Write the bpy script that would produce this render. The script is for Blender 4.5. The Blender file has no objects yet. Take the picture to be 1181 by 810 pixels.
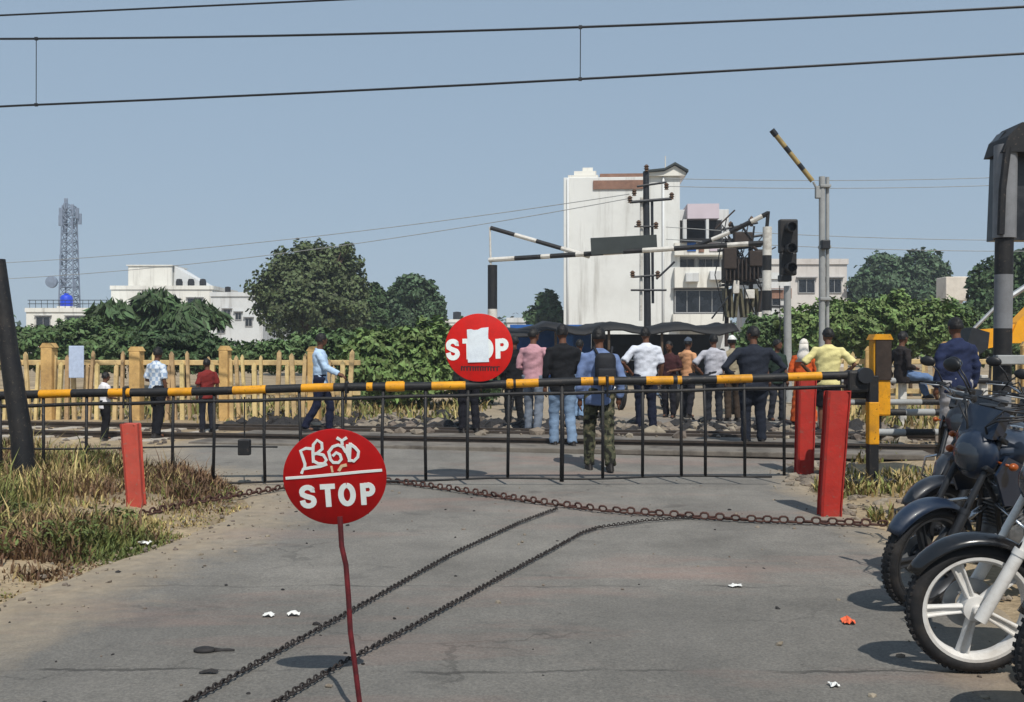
import bpy, bmesh, math, random
from mathutils import Vector, Matrix, noise

random.seed(7)
R = random.Random(11)
PI = math.pi
scene = bpy.context.scene
COL = scene.collection

# ------------------------------------------------------------------ camera constants (real metres; 1100 px focal length)
F, H, CX, CY = 1100.0, 1.45, 590.5, 405.0

def gz(x, y):
    """the road climbs a little to the tracks"""
    t = min(1, max(0, (y - 11.0) / 3.6))
    return 0.12 * t * t * (3 - 2 * t)

def P(px, py, d):
    return Vector(((px - CX) / F * d, d, H - (py - CY) / F * d))

def GD(py):
    d = H * F / (py - CY)
    for _ in range(12):
        d = (H - gz(0, d)) * F / (py - CY)
    return d

def G(px, py):
    d = GD(py)
    x = (px - CX) / F * d
    return Vector((x, d, gz(x, d)))

# ------------------------------------------------------------------ materials
def lin(c):
    return tuple(((v / 12.92) if v <= 0.04045 else ((v + 0.055) / 1.055) ** 2.4) for v in c)

def C(r, g, b):
    return lin((r / 255, g / 255, b / 255))

MATS = {}
def mat(name, col, rough=0.7, var=0.18, scale=6.0, bump=0.0, metal=0.0, dirt=None, dirt_amt=0.45, spec=0.4, island=0.0, bscale=None, coat=0.0, chips=None, chip_amt=.75, streak=0.0):
    if name in MATS:
        return MATS[name]
    m = bpy.data.materials.new(name)
    m.use_nodes = True
    nt = m.node_tree
    N, L = nt.nodes, nt.links
    bs = N['Principled BSDF']
    bs.inputs['Roughness'].default_value = rough
    bs.inputs['Metallic'].default_value = metal
    bs.inputs['Specular IOR Level'].default_value = spec
    if coat:
        bs.inputs['Coat Weight'].default_value = coat
    tc = N.new('ShaderNodeTexCoord')
    nz = N.new('ShaderNodeTexNoise')
    nz.inputs['Scale'].default_value = scale
    nz.inputs['Detail'].default_value = 6
    nz.inputs['Roughness'].default_value = 0.65
    L.new(tc.outputs['Object'], nz.inputs['Vector'])
    rp = N.new('ShaderNodeValToRGB')
    lo = tuple(max(0, c * (1 - var)) for c in col); hi = tuple(min(1, c * (1 + var)) for c in col)
    rp.color_ramp.elements[0].position = 0.3; rp.color_ramp.elements[0].color = (*lo, 1)
    rp.color_ramp.elements[1].position = 0.7; rp.color_ramp.elements[1].color = (*hi, 1)
    L.new(nz.outputs['Fac'], rp.inputs['Fac'])
    out = rp.outputs['Color']
    if dirt:
        n2 = N.new('ShaderNodeTexNoise'); n2.inputs['Scale'].default_value = scale * 0.37
        n2.inputs['Detail'].default_value = 8; n2.inputs['Roughness'].default_value = 0.75
        L.new(tc.outputs['Object'], n2.inputs['Vector'])
        r2 = N.new('ShaderNodeValToRGB')
        r2.color_ramp.elements[0].position = 0.48; r2.color_ramp.elements[0].color = (0, 0, 0, 1)
        r2.color_ramp.elements[1].position = 0.68; r2.color_ramp.elements[1].color = (dirt_amt,) * 3 + (1,)
        L.new(n2.outputs['Fac'], r2.inputs['Fac'])
        mx = N.new('ShaderNodeMix'); mx.data_type = 'RGBA'
        L.new(r2.outputs['Color'], mx.inputs['Factor'])
        L.new(out, mx.inputs['A']); mx.inputs['B'].default_value = (*dirt, 1)
        out = mx.outputs['Result']
    if chips:
        n4 = N.new('ShaderNodeTexNoise'); n4.inputs['Scale'].default_value = scale * 3.1; n4.inputs['Detail'].default_value = 9; n4.inputs['Roughness'].default_value = .7
        L.new(tc.outputs['Object'], n4.inputs['Vector'])
        r4 = N.new('ShaderNodeValToRGB'); r4.color_ramp.elements[0].position = .60; r4.color_ramp.elements[0].color = (0, 0, 0, 1)
        r4.color_ramp.elements[1].position = .635; r4.color_ramp.elements[1].color = (chip_amt,) * 3 + (1,)
        L.new(n4.outputs['Fac'], r4.inputs['Fac'])
        m4 = N.new('ShaderNodeMix'); m4.data_type = 'RGBA'; L.new(r4.outputs['Color'], m4.inputs['Factor']); L.new(out, m4.inputs['A']); m4.inputs['B'].default_value = (*chips, 1)
        out = m4.outputs['Result']
    if streak:
        mp = N.new('ShaderNodeMapping'); mp.inputs['Scale'].default_value = (1.6, 1.6, .10); L.new(tc.outputs['Object'], mp.inputs['Vector'])
        n5 = N.new('ShaderNodeTexNoise'); n5.inputs['Scale'].default_value = 1.0; n5.inputs['Detail'].default_value = 8; n5.inputs['Roughness'].default_value = .7; L.new(mp.outputs[0], n5.inputs['Vector'])
        r5 = N.new('ShaderNodeValToRGB'); r5.color_ramp.elements[0].position = .52; r5.color_ramp.elements[0].color = (0, 0, 0, 1); r5.color_ramp.elements[1].position = .72; r5.color_ramp.elements[1].color = (streak,) * 3 + (1,)
        L.new(n5.outputs['Fac'], r5.inputs['Fac'])
        m5 = N.new('ShaderNodeMix'); m5.data_type = 'RGBA'; L.new(r5.outputs['Color'], m5.inputs['Factor']); L.new(out, m5.inputs['A']); m5.inputs['B'].default_value = (*C(128, 122, 112), 1)
        out = m5.outputs['Result']
    if island:
        ge = N.new('ShaderNodeNewGeometry')
        mr = N.new('ShaderNodeMapRange'); mr.inputs['To Min'].default_value = 1 - island; mr.inputs['To Max'].default_value = 1 + island
        L.new(ge.outputs['Random Per Island'], mr.inputs['Value'])
        hs = N.new('ShaderNodeHueSaturation')
        L.new(mr.outputs['Result'], hs.inputs['Value']); L.new(out, hs.inputs['Color'])
        m2 = N.new('ShaderNodeMapRange'); m2.inputs['To Min'].default_value = 0.485; m2.inputs['To Max'].default_value = 0.515
        L.new(ge.outputs['Random Per Island'], m2.inputs['Value']); L.new(m2.outputs['Result'], hs.inputs['Hue'])
        out = hs.outputs['Color']
    L.new(out, bs.inputs['Base Color'])
    if bump:
        bp = N.new('ShaderNodeBump'); bp.inputs['Strength'].default_value = bump; bp.inputs['Distance'].default_value = 0.02
        if bscale:
            n3 = N.new('ShaderNodeTexNoise'); n3.inputs['Scale'].default_value = bscale; n3.inputs['Detail'].default_value = 5
            L.new(tc.outputs['Object'], n3.inputs['Vector']); L.new(n3.outputs['Fac'], bp.inputs['Height'])
        else:
            L.new(nz.outputs['Fac'], bp.inputs['Height'])
        L.new(bp.outputs['Normal'], bs.inputs['Normal'])
    MATS[name] = m
    return m

DUST = C(150, 132, 108)
M_black = mat('black_paint', C(22, 23, 26), 0.6, 0.3, 9, 0.15, dirt=C(64, 58, 52), dirt_amt=0.4, chips=C(96, 84, 74), chip_amt=.5)
M_yellow = mat('yellow_paint', C(214, 148, 14), 0.6, 0.16, 8, 0.15, dirt=C(128, 92, 40), dirt_amt=0.6, chips=C(50, 40, 30))
M_white = mat('white_paint', C(206, 203, 196), 0.7, 0.1, 8, 0.15, dirt=C(120, 110, 98), dirt_amt=0.6, chips=C(90, 80, 70), chip_amt=.5)
M_red = mat('red_paint', C(168, 40, 30), 0.75, 0.18, 6, 0.4, dirt=C(122, 60, 48), dirt_amt=0.65, chips=C(116, 92, 82), chip_amt=.6)
M_redpale = mat('faded_red_paint', C(180, 74, 60), 0.8, 0.18, 6, 0.4, dirt=C(144, 92, 78), dirt_amt=0.65, chips=C(132, 110, 98), chip_amt=.6)
M_redsign = mat('red_sign_enamel', C(166, 14, 16), 0.55, 0.12, 10, 0.1, dirt=C(130, 12, 12), dirt_amt=0.6, spec=0.25)
M_redsign2 = mat('bright_red_enamel', C(192, 20, 12), 0.55, 0.1, 10, 0.1, dirt=C(150, 18, 14), dirt_amt=0.5, spec=0.25)
M_letter = mat('white_lettering', C(222, 228, 226), 0.6, 0.06, 20)
M_cream = mat('cream_mark', C(214, 186, 150), 0.6, 0.1, 20)
M_steel = mat('galvanised_steel', C(150, 154, 158), 0.5, 0.15, 6, 0.1, metal=0.4, dirt=C(96, 90, 84))
M_darksteel = mat('dark_steel', C(42, 44, 48), 0.5, 0.25, 8, 0.1, metal=0.3)
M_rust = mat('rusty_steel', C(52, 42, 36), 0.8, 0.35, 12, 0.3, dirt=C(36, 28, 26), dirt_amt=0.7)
M_rail = mat('rail_steel', C(74, 66, 60), 0.45, 0.25, 9, 0.1, metal=0.4)
M_chain = mat('rusty_chain', C(66, 40, 32), 0.75, 0.4, 30, 0.2)
M_chain2 = mat('dark_chain', C(40, 34, 32), 0.7, 0.4, 30, 0.2)
M_paper = mat('paper', C(214, 222, 228), 0.85, 0.1, 6, 0.25, dirt=C(176, 184, 196), dirt_amt=0.6)
M_rubber = mat('tyre_rubber', C(32, 32, 34), 0.8, 0.2, 20, 0.3, dirt=C(84, 76, 68), dirt_amt=0.3)
M_wheelwhite = mat('white_alloy', C(216, 214, 210), 0.4, 0.05, 12, dirt=C(150, 140, 128), dirt_amt=0.5)
M_wheeldark = mat('dark_alloy', C(52, 54, 58), 0.4, 0.1, 12, metal=0.4)
M_chrome = mat('chrome', C(190, 192, 196), 0.2, 0.05, 10, metal=0.95)
M_plastic = mat('black_plastic', C(24, 25, 28), 0.45, 0.2, 12, dirt=C(80, 72, 64), dirt_amt=0.25)
M_seat = mat('black_vinyl', C(26, 26, 29), 0.6, 0.15, 20, 0.15)
M_engine = mat('engine_alloy', C(110, 110, 110), 0.5, 0.25, 14, 0.1, metal=0.5, dirt=C(44, 40, 36), dirt_amt=0.7)
M_bluetank = mat('deep_blue_paint', C(20, 34, 54), 0.4, 0.1, 8, dirt=C(96, 98, 98), dirt_amt=0.3, coat=0.5)
M_greytank = mat('slate_grey_paint', C(22, 26, 34), 0.4, 0.1, 8, dirt=C(96, 94, 90), dirt_amt=0.3, coat=0.5)
M_blacktank = mat('gloss_black_paint', C(16, 17, 20), 0.25, 0.1, 8, dirt=C(80, 74, 66), dirt_amt=0.25, coat=0.5)
M_glasslamp = mat('lamp_glass', C(48, 54, 62), 0.12, 0.05, 10, spec=0.7)
M_tail = mat('red_lens', C(150, 14, 12), 0.2, 0.1, 10)
M_mirror = mat('mirror_glass', C(160, 170, 180), 0.05, 0.02, 10, metal=1.0)
M_conc = mat('concrete', C(168, 160, 148), 0.9, 0.16, 4, 0.3, dirt=C(110, 100, 90))
M_fence = mat('cream_fence_paint', C(200, 174, 126), 0.9, 0.22, 5, 0.35, dirt=C(136, 112, 82), dirt_amt=0.75, island=.22, chips=C(110, 98, 84), chip_amt=.5)
M_fencey = mat('ochre_fence_paint', C(198, 162, 104), 0.9, 0.2, 5, 0.35, dirt=C(140, 108, 70), dirt_amt=0.75, chips=C(120, 100, 80), chip_amt=.5)
M_wallw = mat('white_render', C(218, 219, 216), 0.9, 0.04, 0.35, 0.1, dirt=C(172, 170, 164), dirt_amt=0.4, streak=.55)
M_wallw2 = mat('chalky_render', C(224, 222, 214), 0.9, 0.05, 0.4, 0.1, dirt=C(176, 172, 164), dirt_amt=0.5, streak=.6)
M_wallp = mat('pinkish_render', C(206, 201, 196), 0.9, 0.05, 0.4, 0.1, dirt=C(160, 146, 140), dirt_amt=0.5, streak=.5)
M_wallg = mat('pale_grey_render', C(208, 210, 210), 0.9, 0.05, 0.4, 0.1, dirt=C(160, 160, 160), dirt_amt=0.5, streak=.6)
M_roofpink = mat('lilac_sheet', C(196, 184, 192), 0.8, 0.06, 1)
M_terra = mat('terracotta', C(132, 100, 84), 0.85, 0.3, 2)
M_glass = mat('window_glass', C(30, 33, 38), 0.25, 0.7, 1.6, spec=0.6)
M_frame = mat('window_frame', C(150, 150, 150), 0.6, 0.1, 2)
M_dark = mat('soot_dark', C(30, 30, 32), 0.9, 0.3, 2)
M_tarp = mat('black_tarpaulin', C(18, 18, 20), 0.7, 0.3, 3, 0.4)
M_bluetarp = mat('blue_tarpaulin', C(40, 96, 170), 0.7, 0.2, 3, 0.3)
M_bluedrum = mat('blue_drum', C(10, 60, 200), 0.5, 0.1, 3)
M_tower = mat('hazed_tower_steel', C(120, 132, 150), 0.6, 0.2, 2)  # steel colour paled and blued, distance haze put into the tone
M_board = mat('dark_grey_board', C(52, 58, 58), 0.8, 0.15, 3)
M_insul = mat('brown_insulator', C(84, 62, 44), 0.4, 0.2, 10)
M_tank = mat('offwhite_tank', C(208, 200, 188), 0.8, 0.08, 2, dirt=C(150, 140, 128))
M_excav = mat('excavator_yellow', C(232, 160, 14), 0.5, 0.1, 3, dirt=C(140, 100, 50), dirt_amt=0.4)
M_wood = mat('bark', C(84, 70, 56), 0.95, 0.3, 6, 0.6)
M_greypole = mat('grey_pole', C(150, 152, 152), 0.7, 0.12, 4, 0.1, dirt=C(100, 98, 94))
M_hood = mat('smoky_panel', C(30, 32, 36), 0.3, 0.2, 3, dirt=C(110, 112, 114), dirt_amt=0.4)
M_armgold = mat('dull_brass_paint', C(150, 130, 82), 0.7, 0.2, 6, dirt=C(60, 54, 44), dirt_amt=0.6)
M_orange = mat('orange_litter', C(222, 104, 66), 0.8, 0.1, 20)
M_litter = mat('white_litter', C(214, 214, 210), 0.8, 0.1, 20)
M_litterk = mat('dark_litter', C(40, 38, 38), 0.8, 0.3, 20)

# foliage
def leafmat(name, col, island=0.45, scale=0.8):
    m = mat(name, col, 0.6, 0.35, scale, spec=0.25, island=island)
    return m
L_olive = leafmat('olive_leaves', (0.080, 0.104, 0.044))
L_deep = leafmat('deep_green_leaves', (0.055, 0.092, 0.038))
L_mid = leafmat('mid_green_leaves', (0.085, 0.135, 0.05))
L_bright = leafmat('bright_green_leaves', (0.13, 0.19, 0.06))
L_grey = leafmat('grey_green_leaves', (0.066, 0.108, 0.055))
L_dry = leafmat('dry_grass', C(152, 134, 90), 0.4, 1.5)
L_grass = leafmat('olive_grass', C(108, 110, 60), 0.4, 1.5)
L_weed = leafmat('weed_green', C(92, 102, 56), 0.4, 1.5)

# ------------------------------------------------------------------ mesh builder
class MB:
    def __init__(self):
        self.v, self.f, self.m = [], [], []

    def add(self, verts, faces, mi=0):
        o = len(self.v)
        self.v.extend([tuple(x) for x in verts])
        for f in faces:
            self.f.append(tuple(i + o for i in f)); self.m.append(mi)

    def box(self, c, s, mi=0, rot=None, bev=0.0):
        hx, hy, hz = s[0] / 2, s[1] / 2, s[2] / 2
        if bev <= 0:
            vs = [Vector((x * hx, y * hy, z * hz)) for x in (-1, 1) for y in (-1, 1) for z in (-1, 1)]
            fs = [(0, 1, 3, 2), (4, 6, 7, 5), (0, 4, 5, 1), (2, 3, 7, 6), (0, 2, 6, 4), (1, 5, 7, 3)]
        else:
            b = min(bev, hx * .9, hy * .9, hz * .9)
            bm = bmesh.new(); bmesh.ops.create_cube(bm, size=1)
            for v in bm.verts: v.co = Vector((v.co.x * s[0], v.co.y * s[1], v.co.z * s[2]))
            bmesh.ops.bevel(bm, geom=list(bm.edges), offset=b, segments=2, affect='EDGES', profile=.5)
            bm.verts.index_update()
            vs = [v.co.copy() for v in bm.verts]; fs = [tuple(v.index for v in f.verts) for f in bm.faces]
            bm.free()
        if rot is not None:
            vs = [rot @ v for v in vs]
        c = Vector(c)
        self.add([v + c for v in vs], fs, mi)

    def tube(self, pts, r, n=8, mi=0, cap=True, closed=False):
        pts = [Vector(p) for p in pts]
        k = len(pts)
        rs = r if isinstance(r, (list, tuple)) else [r] * k
        vs, fs = [], []
        up = None
        for i, p in enumerate(pts):
            if closed:
                t = pts[(i + 1) % k] - pts[i - 1]
            else:
                t = pts[min(i + 1, k - 1)] - pts[max(i - 1, 0)]
            if t.length < 1e-9: t = Vector((0, 0, 1))
            t.normalize()
            if up is None:
                up = Vector((0, 0, 1)) if abs(t.z) < 0.9 else Vector((1, 0, 0))
            s = t.cross(up)
            if s.length < 1e-4: s = t.cross(Vector((0.3, 0.9, 0.1)))
            s.normalize(); up = s.cross(t).normalized()
            for j in range(n):
                a = 2 * PI * j / n
                vs.append(p + (s * math.cos(a) + up * math.sin(a)) * rs[i])
        for i in range(k - 1 if not closed else k):
            for j in range(n):
                a, b = i * n + j, i * n + (j + 1) % n
                i2 = (i + 1) % k
                fs.append((a, b, i2 * n + (j + 1) % n, i2 * n + j))
        if cap and not closed:
            fs.append(tuple(range(n - 1, -1, -1))); fs.append(tuple((k - 1) * n + j for j in range(n)))
        self.add(vs, fs, mi)

    def loft(self, secs, n=14, mi=0):
        """secs: (centre, rx, ry[, ax, ay]) ellipses in the XY plane unless axes given"""
        vs, fs = [], []
        for s in secs:
            c = Vector(s[0]); ax = Vector(s[3]) if len(s) > 3 else Vector((1, 0, 0)); ay = Vector(s[4]) if len(s) > 4 else Vector((0, 1, 0))
            for j in range(n):
                a = 2 * PI * j / n
                vs.append(c + ax * (math.cos(a) * s[1]) + ay * (math.sin(a) * s[2]))
        k = len(secs)
        for i in range(k - 1):
            for j in range(n):
                fs.append((i * n + j, i * n + (j + 1) % n, (i + 1) * n + (j + 1) % n, (i + 1) * n + j))
        fs.append(tuple(range(n - 1, -1, -1))); fs.append(tuple((k - 1) * n + j for j in range(n)))
        self.add(vs, fs, mi)

    def ball(self, c, r, mi=0, nu=12, nv=8, rot=None):
        c = Vector(c); r = Vector((r, r, r)) if not isinstance(r, (tuple, list, Vector)) else Vector(r)
        vs, fs = [], []
        for i in range(nv + 1):
            th = PI * i / nv
            for j in range(nu):
                a = 2 * PI * j / nu
                v = Vector((r.x * math.sin(th) * math.cos(a), r.y * math.sin(th) * math.sin(a), r.z * math.cos(th)))
                if rot is not None: v = rot @ v
                vs.append(c + v)
        for i in range(nv):
            for j in range(nu):
                fs.append((i * nu + j, (i + 1) * nu + j, (i + 1) * nu + (j + 1) % nu, i * nu + (j + 1) % nu))
        self.add(vs, fs, mi)

    def lathe(self, prof, c=(0, 0, 0), axis='Z', n=32, mi=0, closed=False):
        """prof: (radius, height) list"""
        c = Vector(c); vs, fs = [], []
        k = len(prof)
        for (r, h) in prof:
            for j in range(n):
                a = 2 * PI * j / n
                x, y = r * math.cos(a), r * math.sin(a)
                v = Vector((x, y, h)) if axis == 'Z' else (Vector((x, h, y)) if axis == 'Y' else Vector((h, x, y)))
                vs.append(c + v)
        for i in range(k if closed else k - 1):
            i2 = (i + 1) % k
            for j in range(n):
                fs.append((i * n + j, i * n + (j + 1) % n, i2 * n + (j + 1) % n, i2 * n + j))
        if not closed:
            if prof[0][0] > 1e-6: fs.append(tuple(range(n - 1, -1, -1)))
            if prof[-1][0] > 1e-6: fs.append(tuple((k - 1) * n + j for j in range(n)))
        self.add(vs, fs, mi)

    def prism(self, poly, h0, h1, mi=0, axes=(Vector((1, 0, 0)), Vector((0, 0, 1)), Vector((0, 1, 0))), c=(0, 0, 0)):
        """poly of (a, b) in axes[0], axes[1]; extruded along axes[2]"""
        c = Vector(c); n = len(poly)
        vs = [c + axes[0] * a + axes[1] * b + axes[2] * h0 for a, b in poly] + [c + axes[0] * a + axes[1] * b + axes[2] * h1 for a, b in poly]
        fs = [tuple(range(n)), tuple(range(2 * n - 1, n - 1, -1))]
        for i in range(n):
            fs.append((i, (i + 1) % n, n + (i + 1) % n, n + i))
        self.add(vs, fs, mi)

    def ribbon(self, pts, w, y0, y1, mi=0, ext=.25):
        """a flat brush stroke in the XZ plane with a little thickness along Y"""
        pts = [Vector((p[0], p[1])) for p in pts]
        k = len(pts); lft, rgt = [], []
        for i in range(k):
            t = (pts[min(i + 1, k - 1)] - pts[max(i - 1, 0)])
            t.normalize(); nrm = Vector((-t.y, t.x)) * (w / 2)
            e = Vector((0, 0))
            if i == 0: e = -t * w * ext
            if i == k - 1: e = t * w * ext
            lft.append(pts[i] + nrm + e); rgt.append(pts[i] - nrm + e)
        vs = []
        for i in range(k):
            for q in (lft[i], rgt[i]):
                vs.append((q.x, y0, q.y)); vs.append((q.x, y1, q.y))
        fs = []
        for i in range(k - 1):
            a, b = 4 * i, 4 * i + 4
            fs += [(a, b, b + 2, a + 2), (a + 1, a + 3, b + 3, b + 1), (a, a + 1, b + 1, b), (a + 2, b + 2, b + 3, a + 3)]
        fs += [(0, 2, 3, 1), (4 * k - 4, 4 * k - 3, 4 * k - 1, 4 * k - 2)]
        self.add(vs, fs, mi)

    def build(self, name, mats, parent=None, smooth=False, origin=None):
        me = bpy.data.meshes.new(name)
        vs = self.v
        if origin is not None:
            o = Vector(origin); vs = [(a - o.x, b - o.y, c - o.z) for a, b, c in vs]
        me.from_pydata(vs, [], self.f)
        if not isinstance(mats, (list, tuple)): mats = [mats]
        for m in mats: me.materials.append(m)
        if len(mats) > 1: me.polygons.foreach_set('material_index', self.m)
        if smooth:
            me.polygons.foreach_set('use_smooth', [True] * len(me.polygons))
            if smooth is not True:
                try: me.set_sharp_from_angle(angle=math.radians(smooth))
                except Exception: pass
        me.update()
        ob = bpy.data.objects.new(name, me); COL.objects.link(ob)
        if origin is not None: ob.location = origin
        if parent is not None: ob.parent = parent
        return ob

def fixn(ob):
    bm = bmesh.new(); bm.from_mesh(ob.data)
    bmesh.ops.recalc_face_normals(bm, faces=bm.faces)
    bm.to_mesh(ob.data); bm.free(); return ob

def tag(o, label=None, cat=None, group=None, kind=None):
    if label: o['label'] = label
    if cat: o['category'] = cat
    if group: o['group'] = group
    if kind: o['kind'] = kind
    return o

def thing(name, label, cat, loc=(0, 0, 0), rz=0.0, group=None):
    o = bpy.data.objects.new(name, None); COL.objects.link(o)
    o.empty_display_size = 0.2
    o.location = loc; o.rotation_euler = (0, 0, rz)
    return tag(o, label, cat, group)

def copy_tree(o, parent=None):
    c = o.copy(); COL.objects.link(c)
    if parent is not None: c.parent = parent
    for ch in list(o.children): copy_tree(ch, c)
    return c

def rotm(ax, deg):
    return Matrix.Rotation(math.radians(deg), 3, ax)

def arc(cx, cy, r, a0, a1, n=8, ry=None):
    ry = r if ry is None else ry
    return [(cx + r * math.cos(math.radians(a0 + (a1 - a0) * i / n)), cy + ry * math.sin(math.radians(a0 + (a1 - a0) * i / n))) for i in range(n + 1)]
# ------------------------------------------------------------------ setting: ground, road, track bed
def pnoise(x, y, s): return noise.noise(Vector((x * s, y * s, 3.7)))

def ground_material():
    m = bpy.data.materials.new('dry_earth'); m.use_nodes = True
    nt = m.node_tree; N, L = nt.nodes, nt.links; bs = N['Principled BSDF']; bs.inputs['Roughness'].default_value = 0.95
    bs.inputs['Specular IOR Level'].default_value = 0.2
    tc = N.new('ShaderNodeTexCoord')
    a = N.new('ShaderNodeTexNoise'); a.inputs['Scale'].default_value = 0.5; a.inputs['Detail'].default_value = 10; a.inputs['Roughness'].default_value = 0.7
    b = N.new('ShaderNodeTexNoise'); b.inputs['Scale'].default_value = 22; b.inputs['Detail'].default_value = 6
    L.new(tc.outputs['Object'], a.inputs['Vector']); L.new(tc.outputs['Object'], b.inputs['Vector'])
    r = N.new('ShaderNodeValToRGB'); r.color_ramp.elements[0].position = 0.35; r.color_ramp.elements[0].color = (*C(118, 104, 84), 1)
    r.color_ramp.elements[1].position = 0.65; r.color_ramp.elements[1].color = (*C(172, 154, 126), 1)
    L.new(a.outputs['Fac'], r.inputs['Fac'])
    mx = N.new('ShaderNodeMix'); mx.data_type = 'RGBA'; mx.blend_type = 'OVERLAY'; mx.inputs['Factor'].default_value = 0.5
    L.new(r.outputs['Color'], mx.inputs['A']); L.new(b.outputs['Fac'], mx.inputs['B'])
    L.new(mx.outputs['Result'], bs.inputs['Base Color'])
    bp = N.new('ShaderNodeBump'); bp.inputs['Strength'].default_value = 0.6; bp.inputs['Distance'].default_value = 0.03
    L.new(b.outputs['Fac'], bp.inputs['Height']); L.new(bp.outputs['Normal'], bs.inputs['Normal'])
    return m

def make_grid(xs, ys, zf):
    mb = MB(); nx = len(xs)
    vs = [(x, y, zf(x, y)) for y in ys for x in xs]
    fs = [(j * nx + i, j * nx + i + 1, (j + 1) * nx + i + 1, (j + 1) * nx + i) for j in range(len(ys) - 1) for i in range(nx - 1)]
    mb.add(vs, fs); return mb

LEFT = [(-4, -3.7), (3, -3.3), (5.6, -3.05), (7.1, -2.75), (9, -2.55), (10, -2.9), (11.2, -3.7), (12.4, -5.0), (13.5, -5.2), (17.5, -4.2), (22, -1.4), (30, -0.3), (60, 4)]
RIGHT = [(-4, 2.3), (4, 2.3), (5, 2.7), (6.5, 3.0), (8, 3.15), (10, 3.2), (11.5, 3.5), (12.4, 4.6), (13.5, 5.0), (17.5, 5.6), (22, 6.6), (30, 8.2), (60, 14)]
def edge(tab, y):
    for i in range(len(tab) - 1):
        if y <= tab[i + 1][0]:
            t = (y - tab[i][0]) / (tab[i + 1][0] - tab[i][0]); return tab[i][1] + t * (tab[i + 1][1] - tab[i][1])
    return tab[-1][1]
def lx(y): return edge(LEFT, y) + 0.13 * pnoise(1, y, 1.7) + 0.06 * pnoise(5, y, 6)
def rx(y): return edge(RIGHT, y) + 0.13 * pnoise(9, y, 1.7) + 0.06 * pnoise(7, y, 6)

def verge(x, y):
    """height of the grassy verge above the road level"""
    z = gz(x, y)
    if y < 13.5:
        d = edge(LEFT, y) - x
        if d > 0: z += min(0.14, d * 0.09) + min(1, d) * (.05 * pnoise(x, y, 1.4) + .03 * pnoise(x, y, 4))
        d = x - edge(RIGHT, y)
        if d > 0: z += min(0.05, d * 0.05)
    return z
def groundz(x, y):
    z = verge(x, y)
    if abs(x) < 12 and y < 26:
        z += 0.012 * pnoise(x, y, 2.3)
        if lx(y) < x < rx(y): z = gz(x, y)
        z -= 0.014
    return z
xs = [-420, -200, -100, -60, -40, -25, -18, -14] + [-12 + 0.2 * i for i in range(121)] + [14, 18, 25, 40, 60, 100, 200, 420]
ys = [-100, -60, -20, -8] + [-4 + 0.2 * i for i in range(151)] + [28, 32, 40, 55, 80, 130, 220, 420]
tag(make_grid(xs, ys, groundz).build('ground', ground_material(), smooth=True), kind='structure')

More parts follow.
